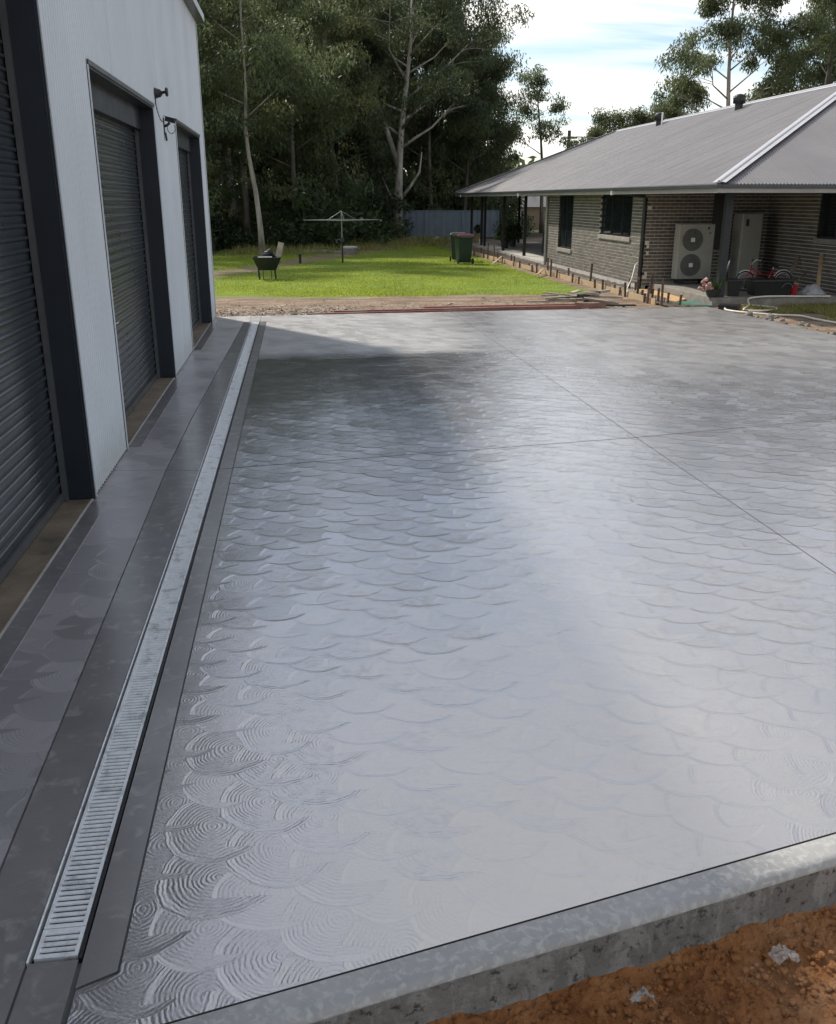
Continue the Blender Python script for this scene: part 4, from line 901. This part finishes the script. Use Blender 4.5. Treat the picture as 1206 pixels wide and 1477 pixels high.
# ------------------------------------------------------------------ formwork, timber, yard things
def build_yard():
    rr = random.Random(21)
    fx = lambda y: LINE((20.3, 8.0), (40.5, 7.55))(y)
    ys = [20.3, 24.2, 28.3, 32.4, 36.5, 41.5]
    labs = ['nearest', 'second nearest', 'middle', 'second farthest', 'farthest']
    for i in range(5):
        tag(MB().beam((fx(ys[i])+(i % 2)*.03, ys[i]+.02, -.0), (fx(ys[i+1])+(i % 2)*.03, ys[i+1]-.02, -.0), .035, .13).build('form_board', M['pine']), 'pale timber form board pegged beside the house, %s board of the row' % labs[i], 'board', 'form boards along the house')
    for i in range(3):
        y0 = 20.6+i*4.1
        tag(MB().beam((fx(y0)+.42-.05*i, y0, .0), (fx(y0+3.6)+.36, y0+3.6, .0), .03, .09).build('inner_board', M['greytimber']), 'inner formwork rail set on the soil bed, %s' % ('nearest the slab corner', 'in the middle', 'farthest along')[i], 'board', 'inner form rails')
    # pegs
    pm = MB(); pm.box(-.02, .02, -.02, .02, -.1, 1.0); pm.frustum((-.026, .026, -.026, .026, 1.0), (-.024, .024, -.024, .024, 1.04)); pme = pm.mesh('formwork_peg', M['peg'], off=(0, 0, 0))
    for k in range(30):
        y = 20.2+(k/29)**1.25*20.6+rr.uniform(-.15, .15); h = rr.choice([.2, .24, .28, .34, .5, .58]); s = -1 if k % 3 else 1
        o = inst('formwork_peg', pme, None, (fx(y)+s*.055, y, -.07), (rr.uniform(-.06, .06), rr.uniform(-.08, .08), rr.uniform(0, 1)), (1, 1, h))
        tag(o, 'rusty peg driven in along the form boards beside the house', 'peg', 'pegs along the form boards')
    for k in range(9):
        y = 20.0+k*.45+rr.uniform(-.1, .1); x = 8.35+rr.uniform(-.1, .3)
        o = inst('formwork_peg', pme, None, (x, y, -.07), (rr.uniform(-.08, .08), rr.uniform(-.08, .08), rr.uniform(0, 1)), (1, 1, rr.choice([.25, .3, .4, .55])))
        tag(o, 'peg standing in the dark soil bed between form boards and porch', 'peg', 'pegs in the soil bed')
    # soil bed between boards and wall
    mb = MB(); nx = 14; yy = np.arange(19.7, 41, .12)
    for y in yy:
        for i in range(nx):
            x = fx(y)+.05+(HX-.02-fx(y)-.05)*i/(nx-1); q = Vector((x*3, y*3, 0))
            mb.v.append((x, y, -.045+.03*mnoise.noise(q)+.02*mnoise.noise(q*3)))
    for j in range(len(yy)-1):
        for i in range(nx-1): mb.f.append((j*nx+i, j*nx+i+1, (j+1)*nx+i+1, (j+1)*nx+i))
    tag(mb.build('soil_bed', simple('dark_bed_soil', (0.085, 0.062, 0.045), .95, .4, 5, bump=.03, bscale=14)), 'dark dug soil bed between the form boards and the house wall', kind='structure')
    # red painted timbers along the far edge
    for (a, b, w_, h_, lab) in (((.15, 18.98), (3.4, 19.27), .09, .045, 'short red timber lying nearest the slab on the left'), ((.7, 19.12), (5.9, 19.48), .09, .075, 'long red primed timber lying along the far slab edge'), ((2.6, 19.42), (6.6, 19.62), .07, .10, 'red timber on edge behind the long one')):
        tag(MB().beam((*a, -.03+h_/2), (*b, -.03+h_/2), w_, h_).build('red_timber', M['redtimber'], bevel=.004), lab, 'timber', 'red timbers by the slab')
    for k in range(20):
        a = rr.uniform(0, PI); l = rr.uniform(.3, 1.1); c = Vector((rr.uniform(5.4, 6.9), rr.uniform(19.55, 20.1), 0)); d = Vector((math.cos(a), math.sin(a)*.6, rr.uniform(-.08, .12)))*l/2; z = .0+.016*k
        tag(MB().beam(c-d+Vector((0, 0, z)), c+d+Vector((0, 0, z)), rr.uniform(.05, .12), rr.uniform(.025, .06)).build('scrap_timber', M['greytimber'] if k % 4 else M['blackm']), 'splintered scrap timber in the untidy pile behind the far slab edge', 'scrap timber', 'scrap timber pile')
    for (a, b, lab) in (((7.2, 28.0, .02), (7.75, 29.3, .1), 'pale batten resting on the form board over the lawn'), ((6.9, 33.2, .0), (7.6, 34.9, .16), 'loose batten propped on the far form board')):
        tag(MB().beam(a, b, .06, .03).build('batten', M['pine']), lab, 'batten')
    # wheelie bins
    def bin_(x, y, rz, lab, lid):
        t = thing('wheelie_bin', lab, 'bin', (x, y, -.06), 'wheelie bins on the lawn', rz)
        MB().frustum((-.22, .22, -.25, .24, .05), (-.28, .28, -.33, .33, .94)).build('body', M['bin'], t, bevel=.03, local=True)
        MB().box(-.30, .30, -.35, .35, .93, .965).build('rim', M['bin'], t, local=True)
        l = MB().frustum((-.305, .305, -.37, .37, .967), (-.26, .26, -.3, .28, 1.05)).build('lid', M[lid], t, bevel=.015, local=True)
        MB().tube([(-.2, .40, .93), (.2, .40, .93)], .018, 8).build('handle', M['bin'], t, local=True)
        for s in (-1, 1): MB().tube([(s*.25, .28, .1), (s*.30, .28, .1)], .1, 16).build('wheel', M['rubber'], t, local=True)
    bin_(6.12, 34.7, R(185), 'dark green wheelie bin with maroon lid, the nearer of the two', 'binlid'); bin_(6.2, 36.3, R(165), 'dark green wheelie bin half hidden behind the nearer bin', 'bin')
    # fire pit basket
    t = thing('fire_pit', 'black steel fire pit on legs with logs and a plank in it', 'fire pit', (-.87, 28.6, -.07))
    f = MB()
    b0 = (-1.13, -.62, 28.4, 28.8, .2); b1 = (-1.28, -.46, 28.25, 28.95, .56)
    f.frustum(b0, b1); f.f = [q for i, q in enumerate(f.f) if i != 1]; f.build('basket', M['blackm'], t)
    MB().tube([(-1.28, 28.25, .56), (-.46, 28.25, .56), (-.46, 28.95, .56), (-1.28, 28.95, .56)], .016, 6, closed=True).build('rim', M['blackm'], t)
    for x in (-1.12, -.64):
        for y in (28.42, 28.78): MB().beam((x, y, -.08), (x-.02, y, .24), .04, .04).build('leg', M['blackm'], t)
    for x in (-1.0, -.76): MB().beam((x, 28.4, -.08), (x, 28.4, .22), .035, .02).build('leg', M['blackm'], t)
    tag(MB().beam((-.60, 28.85, .36), (-.44, 28.9, .97), .17, .025, up=(0, 1, 0)).build('pit_plank', M['greytimber']), 'pale plank standing out of the fire pit', 'plank')
    for k in range(5): tag(MB().tube([(-1.14+.07*k, 28.4+.08*k, .53+.05*k), (-.62-.03*k, 28.75-.07*k, .55+.055*k)], .05, 8).build('fire_log', M['blackm']), 'charred log piled in the black fire pit', 'log', 'logs in the fire pit')
    tag(MB().box(-1.13, -.72, 28.3, 28.42, .575, .59).build('grill_plate', M['white']), 'white sheet lying on the fire pit rim', 'plate')
    # rotary clothes hoist
    t = thing('clothes_hoist', 'rotary clothes hoist with wide wire arms on the lawn', 'clothes line', (1.7, 35.6, -.07))
    MB().tube([(1.7, 35.6, -.1), (1.7, 35.6, .82)], .035, 10).build('post', M['blackm'], t); MB().tube([(1.7, 35.6, .82), (1.7, 35.6, 1.78)], .02, 8).build('mast', M['wire'], t)
    MB().box(1.63, 1.77, 35.53, 35.67, .70, .84).build('winder', M['blackm'], t); MB().tube([(1.63, 35.55, .77), (1.5, 35.55, .77), (1.5, 35.55, .65)], .01, 6).build('crank_handle', M['wire'], t)
    for q in range(4):
        a = q*PI/2+.12; e = (1.7+1.40*math.cos(a), 35.6+1.40*math.sin(a), 1.47)
        MB().tube([(1.7, 35.6, 1.44), e], .016, 6).build('arm', M['wire'], t); MB().tube([(1.7, 35.6, 1.78), (1.7+.55*math.cos(a), 35.6+.55*math.sin(a), 1.46)], .010, 5).build('stay', M['wire'], t)
    for r_ in (.5, .85, 1.15, 1.42):
        MB().tube([(1.7+r_*math.cos(q*PI/2+.12), 35.6+r_*math.sin(q*PI/2+.12), 1.475) for q in range(4)], .006, 4, closed=True).build('line', M['wire'], t)
    t = thing('garden_tap', 'short black standpipe with tap on the lawn', 'tap', (.12, 35.4, -.07))
    MB().tube([(.12, 35.4, -.08), (.12, 35.4, .22)], .05, 8).build('pipe', M['blackm'], t); MB().lathe([(.05, 0), (.07, .03), (.04, .07)], (.12, 35.4, .22), 10).build('cap', M['blackm'], t)
    t = thing('tank_lid', 'round concrete tank lid raised above the grass', 'tank', (2.3, 41.6, -.07))
    MB().lathe([(.34, -.05), (.34, .24)], (2.3, 41.6, -.06), 20).build('ring', M['stone'], t); MB().lathe([(.36, .24), (.36, .30), (.33, .31)], (2.3, 41.6, -.06), 20).build('lid', M['paleconc'], t)
    for k in range(10):
        o = MB(); o.blob((0, 0, 0), .14+.1*rr.random(), k, .5, 2); ob = o.build('rock', M['stone']); ob.location = (.3+.22*k+rr.uniform(-.1, .1), 43.0-.1*k+rr.uniform(-.2, .2), -.05); tag(ob, 'flat grey stone in the row edging the lawn by the tank', 'stone', 'stones by the tank')
    for k in range(14):
        o = MB(); o.blob((0, 0, 0), .12+.2*rr.random(), 40+k, .6, 2); ob = o.build('rock', M['stone']); ob.location = (6.2+rr.uniform(0, 3.4), 54+rr.uniform(-1, 1), -.03); tag(ob, 'grey rubble stone heaped below the blue grey fence', 'stone', 'rubble by the fence')
    for k in range(44):
        o = MB(); o.blob((0, 0, 0), .02+.09*rr.random()**2.2, 80+k, .6, 1); ob = o.build('rock', M['stone']); y = rr.uniform(13.0, 18.8); ob.location = (right_x(y)+.12+abs(rr.gauss(0, .4)), y, -.055); ob.rotation_euler = (rr.random(), rr.random(), rr.random()*6); tag(ob, 'broken stone in the rubble along the right slab edge', 'stone', 'rubble right of the slab')
    # fence
    t = thing('steel_fence', 'blue grey ribbed steel fence behind the lawn under the trees', 'fence', (9.5, 58.5, -.07))
    x = 5.6; k = 0
    while x < 12.0:
        m_ = MB(); n = 8
        for i in range(n+1):
            xx = x+.76*i/n; yy_ = 58.5+(.018 if i % 4 in (1, 2) else 0); m_.v += [(xx, yy_, -.05), (xx, yy_, 1.5)]
            if i: b = 2*i; m_.f.append((b-2, b, b+1, b-1))
        m_.build('panel', M['fence'], t); x += .765; k += 1
        if k % 3 == 0: MB().box(x-.03, x+.03, 58.46, 58.54, -.05, 1.53).build('post', M['fence'], t)
    MB().box(5.6, x, 58.47, 58.54, 1.5, 1.545).build('top_rail', M['fence'], t)
    # neighbour's house seen through the veranda
    t = thing('far_cottage', 'small tan brick house with grey hip roof seen far behind the veranda', 'house', (18.6, 76, -.07))
    MB().box(17.1, 21.5, 75, 80, -.1, 1.6).build('wall', M['farbrick'], t)
    MB().add([(16.8, 74.7, 1.6), (21.8, 74.7, 1.6), (21.8, 80.3, 1.6), (16.8, 80.3, 1.6), (19.3, 77.2, 2.9), (19.3, 77.8, 2.9)], [(0, 1, 4), (1, 2, 5, 4), (2, 3, 5), (3, 0, 4, 5), (3, 2, 1, 0)]).build('roof', M['roof'], t)
    for xx in (17.25, 17.75): wv = MB().box(xx, xx+.3, 74.96, 75.001, .4, 1.4).build('window', M['white'], t); MB().box(xx+.05, xx+.25, 74.94, 74.955, .45, 1.35).build('pane', M['glass'], wv)
    # power pole
    t = thing('power_pole', 'timber power pole with wires behind the house roof', 'power pole', (20.0, 70, -.07))
    MB().tube([(20.0, 70, -.1), (20.0, 70, 6.9)], [.16, .12], 10).build('pole', M['pole'], t); MB().box(19.4, 20.6, 69.95, 70.05, 6.35, 6.45).build('cross_arm', M['pole'], t)
    for q in (-.5, .0, .5): MB().tube([(20+q, 70, 6.5), (24+q, 66, 6.05), (30+q, 60, 6.2)], .018, 4).build('wire', M['blackm'], t)
    # plastic scraps on the clay
    for (x, y, s, lab) in ((1.50, 2.22, .036, 'crumpled clear plastic scrap against the slab edge at the right'), (.98, 2.12, .034, 'curled strip of clear plastic on the orange clay')):
        o = MB(); n = 9
        for j in range(n):
            for i in range(n):
                u, v = i/(n-1)-.5, j/(n-1)-.5; q = Vector((u*4, v*4, x*9))
                o.v.append((x+u*s*2+.02*mnoise.noise(q), y+v*s*(1.4 if x > 1.2 else .5)+.02*mnoise.noise(q+Vector((5, 0, 0))), -.165+.03*mnoise.noise(q*1.4+Vector((0, 9, 0)))+.025*math.cos(u*PI)))
        for j in range(n-1):
            for i in range(n-1): o.f.append((j*n+i, j*n+i+1, (j+1)*n+i+1, (j+1)*n+i))
        tag(o.build('plastic_scrap', M['film']), lab, 'plastic scrap')
build_yard()

# ------------------------------------------------------------------ grass
def grass(name, pts, hgt, wid, mat, label):
    n = len(pts); a = RNG.uniform(0, 2*PI, n); h = hgt*RNG.uniform(.5, 1.3, n); wv = wid*RNG.uniform(.6, 1.4, n)
    dx, dy = np.cos(a)*wv, np.sin(a)*wv; lx, ly = RNG.normal(0, .35, n)*h, RNG.normal(0, .35, n)*h
    V = np.empty((n, 3, 3)); V[:, 0] = np.c_[pts[:, 0]-dx, pts[:, 1]-dy, pts[:, 2]]; V[:, 1] = np.c_[pts[:, 0]+dx, pts[:, 1]+dy, pts[:, 2]]; V[:, 2] = np.c_[pts[:, 0]+lx, pts[:, 1]+ly, pts[:, 2]+h]
    o = inst(name, npmesh(name, V.reshape(-1, 3), np.arange(3*n).reshape(-1, 3), M[mat])); tag(o, label, 'grass', kind='stuff')
def build_grass():
    N = 90000; y = 23.0+31*RNG.random(N)**1.3; x = RNG.uniform(-3.5, 7.4, N)
    nz = np.array([mnoise.noise(Vector((a*.5, b*.5, 3))) for a, b in zip(x, y)])
    keep = (y-1.1*x+2*nz < 50) & (y > 23.2+.8*nz) & (np.abs(x-(.42*y-15.4)+nz) > .7+.5*nz)
    p = np.c_[x, y, np.full(N, -.085)][keep]; grass('lawn_grass', p, .055, .012, 'grass', 'short bright green grass of the back lawn')
    N = 9000; x = RNG.uniform(-3, 10, N); y = RNG.uniform(41, 58, N); k = (y-1.1*x > 40) ; grass('rough_grass', np.c_[x, y, np.full(N, -.08)][k], .28, .02, 'drygrass', 'rough long grass along the edge of the wood')
    N = 14000; x = RNG.uniform(9.6, 13, N); y = RNG.uniform(16.5, 19.7, N); nz = np.array([mnoise.noise(Vector((a*1.2, b*1.2, 7))) for a, b in zip(x, y)])
    k = (x+y*.35 > 16.3+.5*nz) & (nz > -.15); grass('weed_patch', np.c_[x, y, np.full(N, -.08)][k], .10, .012, 'drygrass', 'patch of yellow green weeds right of the slab in front of the porch')
build_grass()
def build_litter():
    n = 2600; x = RNG.uniform(-1.9, 7.2, n); y = 19.0+.05*x+np.abs(RNG.normal(0, .9, n))+.05; k = (x < 1.2) | (RNG.random(n) < .35); x, y = x[k], y[k]; n = len(x)
    a = RNG.uniform(0, 2*PI, n); l = RNG.uniform(.02, .08, n); wv = l*.35; z = np.full(n, -.045)
    V = np.stack([np.c_[x-np.cos(a)*l, y-np.sin(a)*l, z], np.c_[x+np.sin(a)*wv, y-np.cos(a)*wv, z+.03*RNG.random(n)], np.c_[x+np.cos(a)*l, y+np.sin(a)*l, z+.04*RNG.random(n)], np.c_[x-np.sin(a)*wv, y+np.cos(a)*wv, z+.02]], 1).reshape(-1, 3)
    tag(inst('leaf_litter', npmesh('leaf_litter', V, np.arange(4*n).reshape(-1, 4), M['greytimber'])), 'dry leaves and chips scattered on the soil beyond the far slab edge', 'leaf litter', kind='stuff')
build_litter()

# ------------------------------------------------------------------ trees
def leaves_mesh(name, C, Rr, per, mat, ln=.30, wd=.085, droop=1.0, rng=RNG):
    n = len(C)*per; c = np.repeat(C, per, 0); r = np.repeat(Rr, per)[:, None]
    d = rng.normal(0, 1, (n, 3)); d /= np.linalg.norm(d, axis=1)[:, None]; p = c+d*r*(rng.random((n, 1))**.45)*np.array([1, 1, .75])
    ax = rng.normal(0, .6, (n, 3)); ax[:, 2] -= droop; ax /= np.linalg.norm(ax, axis=1)[:, None]
    sd = np.cross(ax, rng.normal(0, 1, (n, 3))); sd /= np.linalg.norm(sd, axis=1)[:, None]+1e-9
    L_ = ln*rng.uniform(.6, 1.4, (n, 1)); W_ = wd*rng.uniform(.7, 1.3, (n, 1))
    V = np.stack([p, p+ax*L_*.45+sd*W_*.5, p+ax*L_, p+ax*L_*.45-sd*W_*.5], 1).reshape(-1, 3)
    return npmesh(name, V, np.arange(4*n).reshape(-1, 4), M[mat])
def gum(seed, H, cb, spread, r0, bark, leaf, nl=9, per=75, path=None, sub=5, ln=.225, wd=.068, crad=(.55, 1.0), low=0):
    rr = random.Random(seed); rng = np.random.default_rng(seed); tb = MB(); C = []
    if path is None:
        lean = rr.uniform(-.06, .06), rr.uniform(-.06, .06); path = []
        for i in range(9):
            u = i/8; path.append(Vector((lean[0]*H*u+.22*math.sin(u*5+seed)*u, lean[1]*H*u+.22*math.cos(u*4+seed*2)*u, H*.93*u)))
    else: path = [Vector(p) for p in path]
    n = len(path); tb.tube(path, [r0*(1-.82*i/(n-1))*(1.25 if i == 0 else 1) for i in range(n)], 9)
    zt = path[-1].z
    def at(z):
        for a, b in zip(path[:-1], path[1:]):
            if a.z <= z <= b.z: return a.lerp(b, (z-a.z)/max(1e-6, b.z-a.z))
        return path[-1].copy()
    for k in range(nl):
        z = cb+(zt-cb)*(k+.4*rr.random())/nl; o = at(z); a = k*2.4+rr.uniform(-.5, .5); u = (z-cb)/(zt-cb+1e-6)
        L_ = spread*(1.0-.5*u)*rr.uniform(.7, 1.15); rise = rr.uniform(.35, .8)*L_
        p1 = o+Vector((math.cos(a)*L_*.45, math.sin(a)*L_*.45, rise*.45)); p2 = o+Vector((math.cos(a+.25)*L_*.85, math.sin(a+.25)*L_*.85, rise)); 
        rb = max(.02, r0*(1-.82*z/zt)*.45); tb.tube([o, p1, p2], [rb, rb*.65, rb*.3], 6)
        for s in range(sub):
            b = p1.lerp(p2, rr.random()); a2 = a+rr.uniform(-1.3, 1.3); l2 = L_*rr.uniform(.25, .5); e = b+Vector((math.cos(a2)*l2, math.sin(a2)*l2, rr.uniform(-.05, .6)*l2)); tb.tube([b, (b+e)/2+Vector((0, 0, .08)), e], [rb*.4, rb*.25, .012], 5)
            C.append(e); C.append(e+Vector((rr.gauss(0, .4), rr.gauss(0, .4), rr.gauss(-.1, .4))))
        C.append(p2+Vector((0, 0, .3)))
    for k in range(6): C.append(path[-1]+Vector((rr.gauss(0, .6), rr.gauss(0, .6), rr.uniform(-.6, .9))))
    for k in range(low):
        z = rr.uniform(.4, cb+1); a = rr.uniform(0, 2*PI); o = at(z); C.append(o+Vector((math.cos(a)*rr.uniform(.3, spread*.7), math.sin(a)*rr.uniform(.3, spread*.7), 0)))
    C = np.array([tuple(c) for c in C]); Rr = rng.uniform(*crad, len(C))
    return tb.mesh('trunk', M[bark], smooth=True), leaves_mesh('crown', C, Rr, per, leaf, ln, wd, 1.0, rng)
def plant(name, meshes, loc, rz, sc, label, cat, group=None):
    t = thing(name, label, cat, loc, group, rz); t.scale = sc if isinstance(sc, tuple) else (sc, sc, sc)
    inst('trunk', meshes[0], t); inst('crown', meshes[1], t); return t
def build_trees():
    rr = random.Random(77)
    # hero trees
    A = gum(101, 13, 5.2, 2.6, .125, 'barkpale', 'gumleaf', 10, 115, path=[(0, 0, 0), (-.03, 0, 1.2), (-.14, 0, 2.6), (-.34, .0, 3.9), (-.42, 0, 5.0), (-.30, 0, 6.6), (-.35, 0, 9), (-.2, 0, 12)])
    plant('gum_tree', A, (-1.42, 40.6, -.1), 0, 1, 'slim pale trunked gum standing behind the fire pit', 'tree')
    B = gum(102, 17, 5.6, 5.4, .31, 'barkpale', 'gumleaf', 19, 150, path=[(0, 0, 0), (.02, 0, 1.5), (.05, 0, 3.2), (.1, 0, 5.0), (.25, 0, 7.0), (.5, 0, 9.0), (.8, 0, 12), (.9, 0, 15.5)], sub=6, low=0)
    tb = plant('gum_tree', B, (6.0, 56.3, -.1), 0, (1, 1, .9), 'tallest broad gum with pale forked trunk beside the fence', 'tree')
    fk = MB(); fk.tube([(.08, 0, 4.4), (-.5, .1, 6.3), (-1.1, .2, 8.2), (-1.6, .3, 10.5)], [.2, .16, .11, .05], 8); fk.tube([(.05, 0, 2.4), (.7, -.1, 3.3), (1.25, -.1, 4.2), (1.4, 0, 5.4)], [.12, .09, .06, .03], 7); fk.tube([(.03, 0, 2.0), (-.5, 0, 2.9), (-.9, 0, 3.9)], [.07, .05, .02], 6)
    fk.build('limb', M['barkpale'], tb, smooth=True, local=True)
    protos = [gum(1, 15, 4.4, 3.2, .20, 'barkdark', 'gumleaf', 13, 115, low=12), gum(2, 16, 5.5, 3.4, .18, 'barkdark', 'gumleaf2', 13, 115, low=10), gum(3, 13, 3.4, 2.8, .15, 'barkdark', 'gumleaf', 12, 120, low=14), gum(4, 17, 6.0, 3.6, .22, 'barkpale', 'gumleaf2', 14, 115, low=8), gum(5, 11, 1.6, 2.8, .12, 'barkdark', 'gumleaf', 13, 145, low=22)]
    # trees of the wood: (x, y, prototype, scale)
    spots = [(-4.9, 39.5, 0, 1.05), (-3.6, 45, 1, 1.0), (-5.4, 47, 3, 1.0), (-2.4, 48.5, 0, 1.0), (-.2, 48.5, 2, 1.1), (.9, 51, 1, 1.0), (2.6, 54, 0, 1.0), (3.9, 57, 4, 1.1), (-6.6, 51, 4, 1.3), (-3.2, 55, 3, 1.05), (-.6, 56, 1, 1.1), (1.4, 58.5, 3, 1.05), (4.2, 61, 0, 1.1), (8.6, 60.5, 2, 1.05), (10.6, 61.5, 0, .84), (11.6, 62.5, 4, 1.08), (7.4, 63, 1, 1.0), (12.4, 65, 2, .84), (-7.5, 57, 0, 1.2), (-4.8, 62, 1, 1.2), (-1.6, 63, 4, 1.5), (1.2, 65, 0, 1.2), (5.0, 67, 4, 1.5), (9.0, 69, 3, .95), (11.5, 70, 4, 1.2), (-9, 66, 3, 1.3), (-12, 58, 4, 1.4), (-7.6, 46, 3, .95), (-10.5, 50, 0, 1.1), (-3.5, 68, 2, 1.4), (3.2, 70, 2, 1.4), (7.0, 72, 4, 1.5), (-7.5, 72, 4, 1.6), (.2, 73, 4, 1.7), (-11, 74, 2, 1.5)]
    for i, (x, y, k, s) in enumerate(spots):
        lab = 'dark slender gum tree in the shaded wood behind the lawn'
        if i == 0: lab = 'tall dark gum trunk close behind the far corner of the shed'
        if i in (13, 14): lab = 'leafy gum rising behind the blue grey fence'
        top = (15, 16, 13, 17, 11)[k]*s; lim = (2.2+y*math.tan(R(12.3)))*rr.uniform(.88, 1.02); sz = min(1, lim/top)*s
        plant('gum_tree', protos[k], (x+rr.uniform(-.4, .4), y, -.1), rr.uniform(0, 6.28), (s*.95, s*.95, sz), lab, 'tree', 'gum trees of the wood')
    # right side: trees behind the house roof
    sp = gum(201, 11, 4.6, 2.1, .14, 'barkdark', 'gumleaf', 8, 100, sub=3, crad=(.4, .7)); plant('gum_tree', sp, (17.2, 66, -.1), 0, (1.1, 1.1, .95), 'open small gum standing alone left of the roof vents', 'tree')
    wide = gum(202, 9, 2.5, 2.6, .2, 'barkdark', 'gumleaf2', 13, 170, low=12, crad=(.6, 1.0))
    for i, (x, y, s) in enumerate(((25.4, 80, .84), (27.9, 81, 1.0), (30.6, 80, 1.06), (34.2, 82, .98))):
        plant('bushy_tree', wide, (x, y, -.1), i*1.7, s, ('first', 'second', 'third', 'fourth')[i]+' from the left of the rounded trees behind the roof ridge', 'tree', 'round trees behind the roof')
    tl = gum(203, 16, 5.5, 3.8, .22, 'barkpale', 'gumleaf', 17, 140, sub=6, crad=(.45, .8)); tl2 = gum(204, 17, 6.5, 4.0, .26, 'barkdark', 'gumleaf', 17, 150, sub=6, crad=(.5, .85))
    plant('gum_tree', tl, (26.6, 57, -.1), .8, 1.0, 'tall airy gum above the roof, left of the tall pair', 'tree'); plant('gum_tree', tl2, (31.0, 56, -.1), 2.0, .98, 'tall dense gum above the roof at the right edge', 'tree'); plant('gum_tree', tl2, (36.0, 60, -.1), 4.0, 1.0, 'gum just past the right edge above the roof', 'tree')
    # understorey shrubs at the edge of the wood
    C = np.array([(rr.gauss(0, .7), rr.gauss(0, .7), abs(rr.gauss(.9, .6))) for q in range(22)]); sh = (MB().tube([(0, 0, 0), (.1, 0, .8), (.05, .1, 1.5)], [.05, .04, .02], 6).mesh('trunk', M['barkdark']), leaves_mesh('crown', C, np.full(22, .5), 110, 'shrubleaf', .2, .07, .2))
    for i in range(34):
        x = rr.uniform(-9, 5) if i < 24 else rr.uniform(8, 12.5); y = (44+max(0, x+2)*1.35+rr.uniform(0, 10)) if i < 24 else rr.uniform(60, 66)
        plant('wood_shrub', sh, (x, y, -.1), rr.uniform(0, 6.3), rr.uniform(.8, 1.9), 'dark shrub in the understorey of the shaded wood', 'shrub', 'understorey shrubs')
    for i, (x, y) in enumerate(((13.6, 63), (13.0, 60), (14.3, 66), (21.5, 72))): plant('garden_shrub', sh, (x, y, -.1), i, 1.2, 'green shrub beyond the open end of the veranda', 'shrub', 'shrubs beyond the veranda')
    # far wood, one mass
    n = 1100; xx = RNG.uniform(-50, 90, n); C = np.c_[xx, RNG.uniform(80, 98, n), RNG.random(n)**.8*np.interp(xx, [-50, 11, 14, 18, 90], [11, 10, 7, 4.5, 4.5])]
    tag(inst('distant_wood', leaves_mesh('distant_wood', C, RNG.uniform(1.5, 2.8, n), 60, 'gumleaf', .8, .4, .3)), 'far dark mass of trees beyond the nearer wood', 'wood', kind='stuff')
build_trees()
